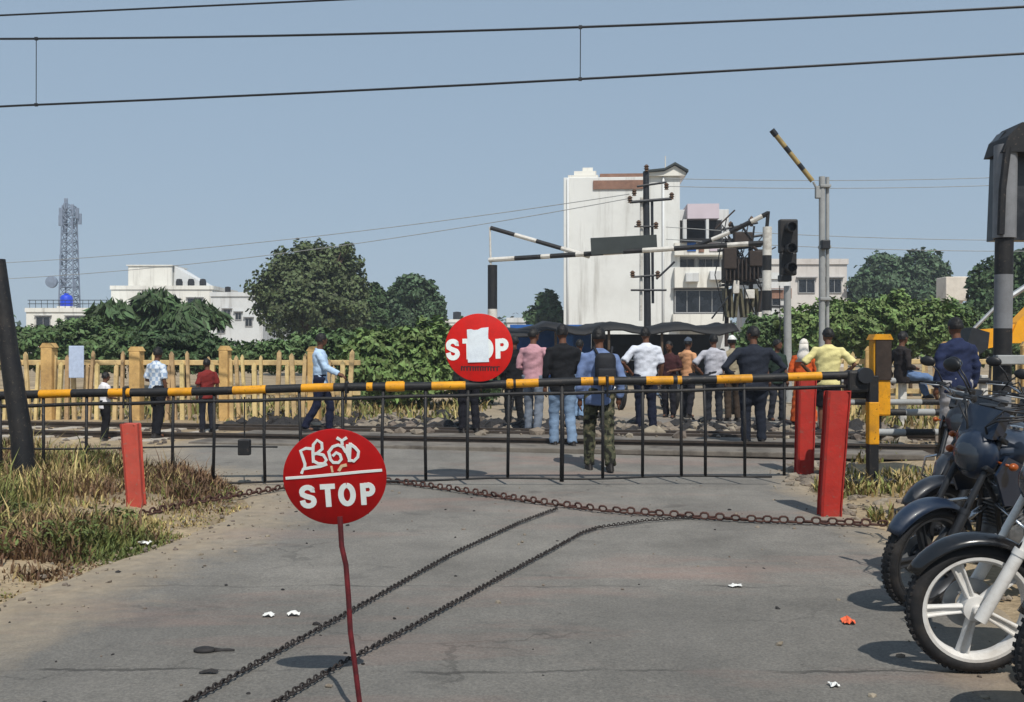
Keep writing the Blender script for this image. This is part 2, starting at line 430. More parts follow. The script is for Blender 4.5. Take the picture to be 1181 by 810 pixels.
def road_material():
    m = bpy.data.materials.new('worn_asphalt'); m.use_nodes = True
    nt = m.node_tree; N, L = nt.nodes, nt.links; bs = N['Principled BSDF']; bs.inputs['Roughness'].default_value = 0.9
    bs.inputs['Specular IOR Level'].default_value = 0.3
    tc = N.new('ShaderNodeTexCoord'); OB = tc.outputs['Object']
    def nz(scale, detail=6, rough=0.6, dist=0.0, vec=OB):
        n = N.new('ShaderNodeTexNoise'); n.inputs['Scale'].default_value = scale; n.inputs['Detail'].default_value = detail
        n.inputs['Roughness'].default_value = rough; n.inputs['Distortion'].default_value = dist; L.new(vec, n.inputs['Vector']); return n.outputs['Fac']
    def ramp(fac, p0, c0, p1, c1):
        r = N.new('ShaderNodeValToRGB'); e = r.color_ramp.elements
        e[0].position = p0; e[0].color = (*c0, 1); e[1].position = p1; e[1].color = (*c1, 1); L.new(fac, r.inputs['Fac']); return r.outputs['Color']
    def mix(fac, a, b, mode='MIX'):
        x = N.new('ShaderNodeMix'); x.data_type = 'RGBA'; x.blend_type = mode
        if isinstance(fac, float): x.inputs['Factor'].default_value = fac
        else: L.new(fac, x.inputs['Factor'])
        for s, i in ((a, 'A'), (b, 'B')):
            if isinstance(s, tuple): x.inputs[i].default_value = (*s, 1)
            else: L.new(s, x.inputs[i])
        return x.outputs['Result']
    def math_(op, a, b=None, clamp=False):
        x = N.new('ShaderNodeMath'); x.operation = op; x.use_clamp = clamp
        for i, s in enumerate((a, b)):
            if s is None: continue
            if isinstance(s, (int, float)): x.inputs[i].default_value = s
            else: L.new(s, x.inputs[i])
        return x.outputs[0]
    W = (1, 1, 1); K = (0, 0, 0)
    base = ramp(nz(0.9, 8, 0.7), 0.3, C(110, 107, 102), 0.70, C(147, 143, 136))
    sep = N.new('ShaderNodeSeparateXYZ'); L.new(OB, sep.inputs[0])
    # newer, darker surfacing course on the near stretch, its joint ragged
    wob = math_('MULTIPLY', math_('SUBTRACT', nz(1.3, 5), 0.5), 1.0)
    yw = math_('ADD', sep.outputs['Y'], wob)
    near = math_('SUBTRACT', 1.0, math_('DIVIDE', math_('SUBTRACT', yw, 5.45), 0.35), True)
    xw = math_('ADD', sep.outputs['X'], wob)
    left = math_('MULTIPLY', math_('ADD', xw, 3.2), 1.1, True)
    patch = math_('MULTIPLY', math_('MULTIPLY', near, left), 0.5)
    base = mix(patch, base, ramp(nz(3, 8, 0.75), 0.3, C(92, 91, 88), 0.7, C(118, 115, 110)))
    # aggregate speckle
    sp = ramp(nz(70, 3, 0.8), 0.36, C(60, 60, 60), 0.66, C(196, 194, 190))
    base = mix(0.42, base, sp, 'OVERLAY')
    sp2 = ramp(nz(26, 4, 0.8), 0.62, K, 0.72, W)
    base = mix(math_('MULTIPLY', sp2, 0.35), base, C(164, 160, 152))
    sp3 = ramp(nz(13, 5, 0.85), 0.30, W, 0.37, K)
    base = mix(math_('MULTIPLY', sp3, 0.8), base, C(62, 60, 58))
    # brick-red dust swept across the road in bands
    mp = N.new('ShaderNodeMapping'); mp.inputs['Scale'].default_value = (0.28, 1.1, 1); mp.inputs['Rotation'].default_value = (0, 0, 0.12); L.new(OB, mp.inputs['Vector'])
    band = ramp(nz(1.0, 7, 0.65, 0.4, mp.outputs[0]), 0.52, K, 0.66, W)
    base = mix(math_('MULTIPLY', band, 0.32), base, C(150, 116, 104))
    # transverse construction joints, sealed with tar
    for y0, am in ((5.86, .30), (4.31, .42)):
        dj = math_('ABSOLUTE', math_('SUBTRACT', math_('ADD', sep.outputs['Y'], math_('MULTIPLY', math_('SUBTRACT', nz(2.2, 6), .5), .22)), y0))
        base = mix(math_('MULTIPLY', math_('MULTIPLY', math_('LESS_THAN', dj, .013), ramp(nz(1.7, 4), .40, K, .55, W)), am * 1.6), base, C(54, 52, 50))
    # tyre tracks polished along the road
    mp3 = N.new('ShaderNodeMapping'); mp3.inputs['Scale'].default_value = (1.9, .10, 1); mp3.inputs['Rotation'].default_value = (0, 0, -.10); L.new(OB, mp3.inputs['Vector'])
    trk_ = ramp(nz(1.0, 5, .6, .2, mp3.outputs[0]), .50, K, .68, W)
    base = mix(math_('MULTIPLY', trk_, .28), base, C(92, 90, 88))
    # oil stains
    oil = ramp(nz(1.6, 4, 0.5, 0.3), 0.64, K, 0.72, W)
    base = mix(math_('MULTIPLY', oil, 0.5), base, C(70, 68, 66))
    # cracks
    vd = N.new('ShaderNodeVectorMath'); vd.operation = 'ADD'
    nn = N.new('ShaderNodeTexNoise'); nn.inputs['Scale'].default_value = 3; nn.inputs['Detail'].default_value = 6; L.new(OB, nn.inputs['Vector'])
    sc = N.new('ShaderNodeVectorMath'); sc.operation = 'SCALE'; sc.inputs['Scale'].default_value = 0.5; L.new(nn.outputs['Color'], sc.inputs[0])
    L.new(OB, vd.inputs[0]); L.new(sc.outputs[0], vd.inputs[1])
    mp2 = N.new('ShaderNodeMapping'); mp2.inputs['Scale'].default_value = (0.22, 0.62, 0.3); L.new(vd.outputs[0], mp2.inputs['Vector'])
    vo = N.new('ShaderNodeTexVoronoi'); vo.feature = 'DISTANCE_TO_EDGE'; vo.inputs['Scale'].default_value = 1.0; L.new(mp2.outputs[0], vo.inputs['Vector'])
    cr = math_('LESS_THAN', vo.outputs['Distance'], 0.0035)
    crk = math_('MULTIPLY', cr, ramp(nz(0.8, 3), 0.46, K, 0.56, W))
    base = mix(math_('MULTIPLY', crk, 0.3), base, C(48, 46, 44))
    # dust creeping in from the verges
    at = N.new('ShaderNodeAttribute'); at.attribute_name = 'verge'
    dn = math_('ADD', at.outputs['Fac'], math_('MULTIPLY', math_('SUBTRACT', nz(2.2, 8, 0.75), 0.5), 0.9))
    dust = ramp(dn, 0.42, K, 0.95, W)
    base = mix(math_('MULTIPLY', dust, 0.85), base, ramp(nz(9, 6), 0.3, C(140, 126, 106), 0.7, C(170, 154, 130)))
    L.new(base, bs.inputs['Base Color'])
    bp = N.new('ShaderNodeBump'); bp.inputs['Strength'].default_value = 0.55; bp.inputs['Distance'].default_value = 0.012
    hh = math_('ADD', nz(60, 4, 0.8), math_('MULTIPLY', nz(9, 5, 0.7), 1.5))
    hh = math_('SUBTRACT', hh, math_('MULTIPLY', crk, 1.5))
    L.new(hh, bp.inputs['Height']); L.new(bp.outputs['Normal'], bs.inputs['Normal'])
    return m

def make_road():
    ny, nx = 230, 36
    vs, fs, ed = [], [], []
    for j in range(ny + 1):
        y = -4 + 64 * (j / ny) ** 1.25
        a, b = lx(y), rx(y)
        for i in range(nx + 1):
            t = i / nx; x = a + (b - a) * t
            z = gz(x, y) + 0.004 * pnoise(x, y, 1.1) + 0.004
            if t in (0, 1): z = min(z, groundz(x, y)) - 0.01
            vs.append((x, y, z)); e = min(x - a, b - x)
            left_bias = 1.7 if (x - a) < (b - x) else 0.9
            if y > 16: e = min(e, max(.0, 1.2 - (y - 16) * .3))
            ed.append(max(0, 1 - e / left_bias))
    for j in range(ny):
        for i in range(nx):
            fs.append((j * (nx + 1) + i, j * (nx + 1) + i + 1, (j + 1) * (nx + 1) + i + 1, (j + 1) * (nx + 1) + i))
    mb = MB(); mb.add(vs, fs); o = mb.build('road', road_material(), smooth=True)
    at = o.data.attributes.new('verge', 'FLOAT', 'POINT'); at.data.foreach_set('value', ed)
    tag(o, kind='structure')
make_road()

# ------------------------------------------------------------------ railway track across the road
M_cross = mat('oily_crossing_slab', C(112, 106, 98), 0.9, 0.25, 3, 0.4, dirt=C(52, 46, 42), dirt_amt=0.9)
TA = math.atan2(-2.7, 15.1)                     # the line runs slightly askew
TD = Vector((math.cos(TA), math.sin(TA), 0)); TN = Vector((-TD.y, TD.x, 0)); TC = Vector((0, 14.55, 0.12))
trk = thing('railway_track', 'broad gauge railway track crossing the road behind the lowered barrier', 'railway track', TC, TA)
for s in (-1, 1):
    mb = MB()
    prof = [(-.07, -.05), (.07, -.05), (.07, -.035), (.012, -.02), (.012, .045), (.035, .055), (.035, .085), (-.035, .085), (-.035, .055), (-.012, .045), (-.012, -.02), (-.07, -.035)]
    mb.prism(prof, -40, 40, 0, (Vector((0, 1, 0)), Vector((0, 0, 1)), Vector((1, 0, 0))), (0, s * .84, 0))
    fixn(mb.build('rail', M_rail, trk))
    mb = MB(); mb.box((0, s * .70, .012), (10.5, .05, .09), 0, bev=.01)
    mb.build('check_rail', M_rail, trk)
    mb = MB(); mb.box((.6, s * 1.22, -.02), (10.2, .62, .07), 0, bev=.012)
    mb.build('crossing_panel', M_cross, trk)
mb = MB(); mb.box((.6, 0, -.025), (10.2, 1.26, .07), 0, bev=.012); mb.build('crossing_panel', M_cross, trk)
smb = MB(); smb.box((0, 0, 0), (.25, 2.6, .16), 0, bev=.02)
sl0 = smb.build('sleeper', M_conc, trk)
first = True
for k in range(-46, 47):
    x = k * .66
    if -5.2 < x < 6.4: continue
    o = sl0 if first else sl0.copy()
    if not first: COL.objects.link(o); o.parent = trk
    first = False; o.location = (x, 0, -.075)

def rock(mb, c, r, rnd, mi=0):
    bm = bmesh.new(); bmesh.ops.create_icosphere(bm, subdivisions=1, radius=1)
    sx, sy, sz = rnd.uniform(.7, 1.3), rnd.uniform(.7, 1.3), rnd.uniform(.45, .9)
    rot = rotm('Z', rnd.uniform(0, 360)) @ rotm('X', rnd.uniform(-30, 30))
    bm.verts.index_update()
    vs = []
    for v in bm.verts:
        q = v.co * rnd.uniform(.75, 1.2); vs.append(rot @ Vector((q.x * sx, q.y * sy, q.z * sz)) * r + Vector(c))
    mb.add(vs, [tuple(v.index for v in f.verts) for f in bm.faces], mi); bm.free()

M_ballast = mat('ballast_stone', C(92, 84, 76), 0.95, 0.3, 8, 0.3, island=0.4)
M_rubble = mat('pale_rubble', C(124, 114, 102), 0.95, 0.3, 8, 0.3, island=0.35, dirt=C(90, 76, 62))
mb = MB(); rnd = random.Random(3)
for k in range(3600):
    u = rnd.uniform(-14, 14); v = rnd.gauss(0, 1.1)
    if -4.9 < u < 5.9 or abs(v) > 2.3: continue
    p = TC + TD * u + TN * v
    rock(mb, (p.x, p.y, .06 + .05 * rnd.random()), rnd.uniform(.03, .06), rnd)
tag(mb.build('ballast', M_ballast), 'grey stone ballast heaped along the railway track beside the crossing', 'gravel', kind='stuff')
mb = MB()
for k in range(760):                              # broken stone strewn along the far edge of the crossing
    x = rnd.uniform(-3.5, 6.5); y = 15.9 + rnd.gauss(.5, .8) - .18 * x
    if y < 14.9 - .18 * x: continue
    rock(mb, (x, y, gz(x, y) + .02), rnd.choice((.03, .05, .07, .10, .14)) * rnd.uniform(.7, 1.2), rnd)
for k in range(60):
    p = G(rnd.uniform(900, 960), rnd.uniform(535, 562)); rock(mb, p, rnd.uniform(.03, .1), rnd)
for k in range(90):
    p = G(rnd.uniform(970, 1100), rnd.uniform(498, 600)); rock(mb, p, rnd.uniform(.02, .06), rnd)
tag(mb.build('rubble', M_rubble), 'broken pale stones strewn along the far edge of the crossing', 'rubble', kind='stuff')
mb = MB()
for k in range(620):                              # oily dark lumps and coal between and beyond the rails
    x = rnd.uniform(-5, 6.5); y = 15.75 + abs(rnd.gauss(0, 1.6)) - .18 * x
    rock(mb, (x, y, gz(x, y) + .02), rnd.choice((.03, .05, .08, .12, .16)) * rnd.uniform(.7, 1.2), rnd)
tag(mb.build('dark_rubble', M_litterk), 'dark oily lumps of rubble lying along the far rail', 'rubble', kind='stuff')
mb = MB()
for k in range(800):                             # loose chips on the road shoulders
    y = rnd.uniform(3.2, 12)
    if rnd.random() < .6: x = lx(y) + abs(rnd.gauss(0, .45)) - .25
    elif rnd.random() < .7: x = rx(y) - abs(rnd.gauss(0, .35)) + .2
    else: x = rnd.uniform(lx(y), rx(y))
    rock(mb, (x, y, gz(x, y) + .008), rnd.choice((.005, .007, .009, .012, .020)), rnd)
tag(mb.build('loose_chippings', M_rubble), 'loose stone chips scattered over the road and its dusty shoulders', 'gravel', kind='stuff')

mb = MB()
for k in range(80):
    y = 3.2 + 7 * rnd.random() ** 1.5; x = rnd.uniform(lx(y), rx(y))
    rock(mb, (x, y, gz(x, y) + .006), rnd.choice((.006, .008, .011, .015, .02)) * rnd.uniform(.7, 1.2), rnd)
tag(mb.build('dark_clods', M_litterk), 'dark clods and bits of dirt scattered over the road', 'dirt', kind='stuff')
# ------------------------------------------------------------------ verge grass
L_brown = leafmat('dead_brown_grass', C(108, 84, 62), 0.4, 1.5)
def blades(n, sampler, hmin, hmax, seed, w=.012):
    mb = MB(); rn = random.Random(seed)
    for k in range(n):
        s = sampler(rn)
        if s is None: continue
        x, y, hs, mi = s
        z = verge(x, y) - .03
        h = rn.uniform(hmin, hmax) * hs; a = rn.uniform(0, 2 * PI); ln = rn.uniform(.1, 1.0) * h
        dx, dy = math.cos(a), math.sin(a); wx, wy = -dy * w * rn.uniform(.6, 1.5), dx * w * rn.uniform(.6, 1.5)
        p1 = (x + dx * ln * .35, y + dy * ln * .35, z + h * .6); p2 = (x + dx * ln, y + dy * ln, z + h * rn.uniform(.8, 1))
        mb.add([(x - wx, y - wy, z), (x + wx, y + wy, z), (p1[0] + wx * .8, p1[1] + wy * .8, p1[2]), (p1[0] - wx * .8, p1[1] - wy * .8, p1[2]), p2], [(0, 1, 2, 3), (3, 2, 4)], mi)
    return mb
def left_s(rn):
    y = rn.uniform(4.3, 13.2); e = lx(y)
    x = e - rn.random() ** 1.5 * (7.5 if y > 8 else 3.2) + .12
    d = pnoise(x, y, .9) + .5 * pnoise(x, y, 2.6)
    if d < -.15 and rn.random() < .85: return None
    ca_, cb_ = G(100, 617), G(330, 566); q_ = Vector((x, y, 0)); t_ = min(1, max(0, (q_ - ca_).dot(cb_ - ca_) / (cb_ - ca_).length_squared)); nc_ = (q_ - ca_.lerp(cb_, t_)).to_2d().length
    near = (.45 if (x + 3.35) ** 2 + (y - 8.1) ** 2 < .7 or nc_ < .22 else 1) * min(1, (e - x) / .8 + .25) * (1.25 if y > 10 else 1)
    g = pnoise(x + 30, y, .7) + rn.uniform(-.35, .35) + (.25 if y < 7 else 0)
    return x, y, near * max(.3, 1 + 1.3 * d) * (1.7 if rn.random() < .04 else 1), (3 if pnoise(x - 9, y, 1.1) + rn.uniform(-.3, .3) > .22 else (0 if g < .02 else (1 if g < .48 else 2)))
tag(blades(62000, left_s, .05, .21, 5, .007).build('verge_grass', [L_dry, L_grass, L_weed, L_brown]), 'dry straw and olive grass growing thick on the left verge', 'grass', kind='stuff')
def right_s(rn):
    y = rn.uniform(7.2, 13.5); x = rx(y) + rn.random() ** 1.3 * 4 + .0
    d = pnoise(x, y, 1.3) + .5 * pnoise(x, y, 3)
    if d < .12: return None
    return x, y, .55 + d * .8, (0 if rn.random() < .55 else 1)
tag(blades(9000, right_s, .08, .26, 6).build('verge_grass', [L_dry, L_grass, L_weed]), 'sparse dry grass tufts on the dusty right verge behind the red post', 'grass', kind='stuff')
def far_s(rn):
    x = rn.uniform(-16, 14); y = rn.uniform(16.6, 24) - .18 * x
    if -1.2 < x - .12 * (y - 16) < 6.2: return None
    if x < -3.5 and y < 18.7 and rn.random() < .75: return None
    d = pnoise(x, y, .8) + .5 * pnoise(x, y, 2)
    if d < -.3: return None
    return x, y, .8 + d * .6, (0 if rn.random() < .5 else 1)
tag(blades(12000, far_s, .10, .34, 8, .02).build('trackside_grass', [L_dry, L_grass, L_weed]), 'straw coloured grass in front of and beyond the cream fence across the tracks', 'grass', kind='stuff')
# ------------------------------------------------------------------ STOP lettering as brush strokes (unit letter: height 1)
LET = {
 'S': [[(.58, .80)] + arc(.30, .74, .27, 15, 180, 8, .22) + [(.05, .62), (.22, .52), (.42, .45)] + arc(.31, .26, .27, 40, -180, 9, .23)],
 'T': [[(0, .95), (.62, .95)], [(.31, .80), (.31, 0)]],
 'O': [arc(.33, .5, .28, 90, 449.5, 24, .46)],
 'P': [[(.07, 0), (.07, .96)], [(.20, .91), (.32, .91)] + arc(.32, .70, .24, 85, -85, 8, .23) + [(.20, .48)]],
}
def write(mb, ch, x, z, h, w, wx=1.0, y0=-.004, y1=.0):
    for i, st in enumerate(LET[ch]):
        mb.ribbon([(x + p[0] * h * wx, z + p[1] * h) for p in st], w, y0 - .0003 * i, y1, 0, 0 if ch == 'O' else .25)

def disc(mb, r, t, mi=0):
    mb.lathe([(0.001, -t), (r * .985, -t), (r, -t * .6), (r, t * .6), (r * .985, t), (0.001, t)], axis='Y', n=64, mi=mi)

# front sign: on a thin bent rod standing on the road
s1 = thing('stop_sign', 'round red sign with white script above STOP, on a thin bent rod', 'stop sign', (-.592, 3.75, .004))
SD = 3.75
def loc1(px, py): return P(px, py, SD) - Vector((-.592, 3.75, .004))
mb = MB()
rp = [loc1(*q) for q in ((392, 596), (394, 630), (399, 652), (402, 690), (404, 728), (409, 765), (413, 797), (417, 829))]
mb.tube(rp, .0105, 8)
mb.tube([rp[-1] + Vector((0, 0, .012)), rp[-1]], [.0105, .013], 8)
M_rod = mat('worn_red_rod', C(92, 22, 28), 0.6, 0.5, 14, 0.2, dirt=C(22, 18, 20), dirt_amt=0.95)
mb.build('rod', M_rod, s1, smooth=40)
mb = MB(); mb.lathe([(.001, 0), (.11, 0), (.115, .006), (.02, .016), (.001, .018)], n=24, c=rp[-1]); mb.build('base_plate', M_rust, s1, smooth=30)
face = MB(); R1 = .201
disc(face, R1, .004)
df = face.build('sign_disc', M_redsign, s1, smooth=30); fixn(df)
cd = loc1(386.5, 550.5); df.location = cd
df.rotation_euler = (math.radians(15), math.radians(-2.5), math.radians(4))
def zp(x, y): return ((x - 415) / 283 * R1, -(y - 385) / 268 * R1)
tx = MB()
gl = [
 [(300, 218), (270, 214), (240, 226), (250, 265), (258, 300), (254, 326)], [(236, 350), (246, 328), (290, 322), (340, 318), (374, 308)],
 [(305, 292), (306, 240), (312, 196), (334, 172), (358, 190), (358, 222), (330, 244), (312, 248)], [(330, 246), (362, 256), (376, 284), (360, 304), (330, 302), (312, 290)],
 [(392, 240), (398, 282), (412, 300), (440, 302), (458, 284), (452, 258), (432, 246), (414, 262)], [(396, 236), (416, 212), (446, 204), (470, 216), (484, 244)],
 [(444, 166), (468, 182), (492, 168)], [(468, 184), (468, 202)],
 [(496, 208), (490, 250), (502, 290), (524, 298), (548, 276), (554, 246), (536, 222), (516, 206)], [(500, 296), (512, 200)],
]
for i_, st in enumerate(gl): tx.ribbon([zp(*p) for p in st], .0115, -.0052 - .0003 * i_, -.004)
tx.build('script_lettering', M_letter, df)
tx = MB(); tx.ribbon([zp(150, 374), zp(280, 372), zp(430, 366), zp(560, 360), zp(672, 357)], .0105, -.0065, -.004); tx.build('dividing_bar', M_letter, df)
tx = MB(); tx.ribbon([zp(440, 345), zp(456, 322), zp(480, 318)], .012, -.0065, -.004); tx.ribbon([zp(400, 322), zp(404, 352)], .008, -.0065, -.004); tx.build('paint_dab', M_cream, df)
tx = MB()
for ch, x0, w in (('S', 224, .95), ('T', 336, .9), ('O', 434, 1.0), ('P', 556, .9)):
    p = zp(x0, 541); write(tx, ch, p[0], p[1], .085, .0215, w, -.0052, -.004)
lt = tx.build('stop_lettering', M_letter, df); fixn(lt)

# second sign: on the barrier boom
GD_ = 10.3
b0 = P(-90, 458.5, GD_); b1 = P(1006, 433, GD_)        # boom axis
def boom_at(px): t = (px + 90) / 1096.0; return b0.lerp(b1, t)
s2 = thing('stop_sign', 'round red STOP sign with paper pasted over its middle letters, mounted on the boom', 'stop sign', boom_at(553) + Vector((0, 0, .05)))
R2 = .367
dc = P(552.5, 401, GD_) - s2.location
face = MB(); disc(face, R2, .005); df2 = fixn(face.build('sign_disc', M_redsign2, s2, smooth=30)); df2.location = dc + Vector((0, -.03, 0))
df2.rotation_euler = (math.radians(-3), math.radians(-1.5), math.radians(-4))
mb = MB()
for s in (-.09, .09): mb.box((dc.x + s, .0, .13), (.035, .012, .40), 0, bev=.004)
mb.build('bracket', M_darksteel, s2)
tx = MB()
def q2(px, py): return ((px - 552.5) / 39.2 * R2, -(py - 401) / 39.2 * R2)
for ch, px, w in (('S', 516.5, .92), ('T', 535, .9), ('O', 552.5, 1.1), ('P', 573, .95)):
    p = q2(px, 413); write(tx, ch, p[0], p[1], .195, .052, w, -.008, -.005)
fixn(tx.build('stop_lettering', M_letter, df2))
pp = MB(); rn = random.Random(5)
grid = [[None] * 7 for _ in range(7)]
for j in range(7):
    for i in range(7):
        u, v = i / 6, j / 6
        px = 539.5 + 24.5 * u + rn.uniform(-.5, .5); py = 418 - 38 * v - (2 * u if j == 6 else 0) + (1.5 if j == 6 and i in (2, 3) else 0)
        a = q2(px, py); grid[j][i] = (a[0], -.011 - .006 * rn.random(), a[1])
vs = [p for row in grid for p in row]; vs2 = [(a, b + .0015, c) for a, b, c in vs]
fs = [(j * 7 + i, j * 7 + i + 1, (j + 1) * 7 + i + 1, (j + 1) * 7 + i) for j in range(6) for i in range(6)]
pp.add(vs, fs); pp.add(vs2, [f[::-1] for f in fs]); pp.build('paper_sheet', M_paper, df2, smooth=True)
tx = MB(); rn = random.Random(8)
x = 532.0
while x < 574:
    w = rn.uniform(1.6, 3.0); z0 = 424.5 + (x - 532) * .03
    a = q2(x, z0 + 2.4); b = q2(x, z0 - 2.4 * rn.uniform(.6, 1)); tx.ribbon([a, b], .014, -.008, -.005)
    a = q2(x, z0 - 2); b = q2(x + w, z0 - 2.2 * rn.uniform(.7, 1)); tx.ribbon([a, b], .011, -.0075, -.005)
    x += w + .9
tx.build('small_black_lettering', M_dark, df2)

# ------------------------------------------------------------------ barrier boom with hanging skirt
gate = thing('barrier_gate', 'yellow and black striped boom with hanging black bar skirt lowered across the road', 'barrier', G(1012, 556))
GO = gate.location
def L_(v): return Vector(v) - GO
YS = [(46, 83), (126, 151), (195, 222), (269, 307), (348, 385), (423, 430), (445, 467), (498, 537), (584, 592), (595, 621), (670, 684), (690, 708), (745, 776), (781, 786), (826, 867), (908, 947), (-60, -20)]
cuts = sorted({-90, 1006} | {c for a in YS for c in a})
mb = MB()
for a, b in zip(cuts[:-1], cuts[1:]):
    y = any(s[0] <= a and b <= s[1] for s in YS)
    steps = max(1, int((b - a) / 12))
    mb.tube([L_(boom_at(a + (b - a) * i / steps)) + Vector((0, 0, .006 * math.sin((a + (b - a) * i / steps) * .021))) for i in range(steps + 1)], .046 if y else .045, 12, 1 if y else 0)
mb.tube([L_(boom_at(446)), L_(boom_at(466))], .056, 12, 1); mb.tube([L_(boom_at(585)), L_(boom_at(591))], .054, 12, 1)
mb.build('boom', [M_black, M_yellow], gate, smooth=40)
dz_top = .115
def skirt(px, py): return L_(P(px, py, GD_))
mb = MB(); mb.tube([L_(boom_at(px)) - Vector((0, 0, dz_top + .004 * math.sin(px * .05))) for px in range(-90, 1001, 30)], .020, 8); mb.build('skirt_top_rail', M_black, gate, smooth=True)
mb = MB(); mb.tube([skirt(px, 560 - (px + 60) * .0118 + 1.2 * math.sin(px * .03)) for px in range(-60, 915, 25)], .013, 6); mb.build('skirt_bottom_rail', M_black, gate, smooth=True)
mb = MB(); mb.tube([skirt(px, 517.5 - px * .006 + 1.0 * math.sin(px * .02)) for px in range(-60, 330, 20)], .011, 6); mb.build('skirt_middle_rail', M_black, gate, smooth=True)
for px in (-50, 0, 50, 100, 150, 200, 247, 305, 345, 395, 442, 491, 540, 587, 648, 695, 741, 786, 812, 858, 905):
    mb = MB(); r = .024 if px == 648 else .0175
    top = L_(boom_at(px)) - Vector((0, 0, .04)); bot = skirt(px + R.uniform(-1.5, 1.5), 560 - (px + 60) * .0118 + (4 if px in (648, 442) else 0))
    mb.tube([top, top.lerp(bot, .5) + Vector((R.uniform(-.008, .008), 0, 0)), bot], r, 8); mb.build('hanging_bar', M_black, gate, smooth=True)
mb = MB(); mb.box(skirt(282, 516), (.13, .08, .17), 0, bev=.012); mb.tube([skirt(282, 505), skirt(282, 458)], .008, 6); mb.build('balance_weight', M_black, gate)
for px in (145, 400, 700):
    mb = MB(); mb.tube([L_(boom_at(px)) + Vector((0, -.06, .02)), L_(boom_at(px)) - Vector((0, .06, dz_top + .05))], .012, 6); mb.box(L_(boom_at(px)), (.03, .13, .13), 0, bev=.01); mb.build('clamp', M_black, gate)
# pivot stand at the right end
mb = MB()
mb.box(skirt(1006, 495) , (.105, .11, 1.16), 0, bev=.012)
mb.box(skirt(978, 512) + Vector((0, .25, 0)), (.07, .07, .95), 0, bev=.01)
mb.box(skirt(992, 553), (.62, .5, .05), 0, bev=.01)
mb.build('pivot_post', M_black, gate)
mb = MB(); mb.box(skirt(1006, 488) + Vector((0, -.003, 0)), (.112, .117, .46), 0, bev=.012); mb.build('yellow_band', M_yellow, gate)
mb = MB(); mb.box(skirt(1017, 435) + Vector((0, .06, 0)), (.19, .15, .84), 0, bev=.02)
mb.prism([(-.11, 0), (.11, 0), (.08, .06), (-.08, .06)], -.10, .10, 0, c=skirt(1017, 392) + Vector((0, .06, 0)))
mb.build('winch_housing', M_yellow, gate)
mb = MB(); mb.box(skirt(1018, 414) + Vector((0, -.025, 0)), (.17, .016, .46), 0, bev=.006); mb.build('winch_shadow_plate', M_rust, gate)  # thin brown plate standing in for the shadow on the yellow housing
mb = MB(); mb.box(skirt(988, 440) + Vector((0, .02, 0)), (.22, .2, .24), 0, bev=.03); mb.box(skirt(1002, 452) + Vector((0, .1, 0)), (.36, .08, .16), 0, bev=.02); mb.build('counterweight', M_black, gate)
mb = MB(); mb.lathe([(.001, -.05), (.085, -.05), (.085, .05), (.001, .05)], axis='Y', n=24, c=skirt(994, 433) + Vector((0, -.08, 0))); mb.build('pivot_hub', M_darksteel, gate, smooth=30)

# ------------------------------------------------------------------ red posts
def slab_post(name, label, top, bot, w, t, m, grp=None, mf=None):
    base = G(*bot); d = base.y
    tp = P(top[0], top[1], d)
    o = MB(); ax = (tp - base); n = 9; vs, fs = [], []
    rn = random.Random(int(top[0]))
    prev = None
    for i in range(n + 1):
        c = Vector((0, 0, 0)).lerp(ax, i / n); ww = w * (1 + .10 * i / n) * rn.uniform(.985, 1.015)
        if i == 0: c = c - Vector((0, 0, .12))
        cx = [(-1, -1), (1, -1), (1, 1), (-1, 1)]
        ring = []
        for a, b in cx:
            ch = .018
            for da, db in ((1, 0), (0, 1)) if a * b > 0 else ((0, 1), (1, 0)):
                ring.append(c + Vector((a * (ww / 2 - ch * da), b * (t / 2 - ch * db), (rn.uniform(-.008, .008) if i == n else 0))))
        vs += ring
    for i in range(n):
        for j in range(8): fs.append((i * 8 + j, i * 8 + (j + 1) % 8, (i + 1) * 8 + (j + 1) % 8, (i + 1) * 8 + j))
    fs.append(tuple(n * 8 + j for j in range(8)))
    o.add(vs, fs); ob = fixn(o.build(name, m)); ob.location = base
    return tag(ob, label, 'post', grp)
slab_post('red_post', 'short faded red post standing in the dry grass on the left verge', (150.5, 489), (158, 592), .14, .13, M_redpale, 'red posts flanking the crossing')
slab_post('red_post', 'bright red post leaning right on the dusty verge beside the motorcycles', (966, 451), (956, 595), .185, .15, M_red, 'red posts flanking the crossing')
slab_post('red_post', 'darker red post rising out of pale rubble behind the end of the boom', (930, 432), (927, 548), .19, .17, M_red, 'red posts flanking the crossing')
# leaning black pole at the left edge
mb = MB(); base = G(31, 569); tp = P(-3, 300, base.y) - base
mb.tube([Vector((0, 0, -.15)), tp * .25 + Vector((.02, 0, 0)), tp * .6, tp], [.115, .105, .092, .075], 12)
o = tag(mb.build('leaning_pole', M_black, smooth=40), 'thick black pole leaning left out of the grass verge', 'pole'); o.location = base

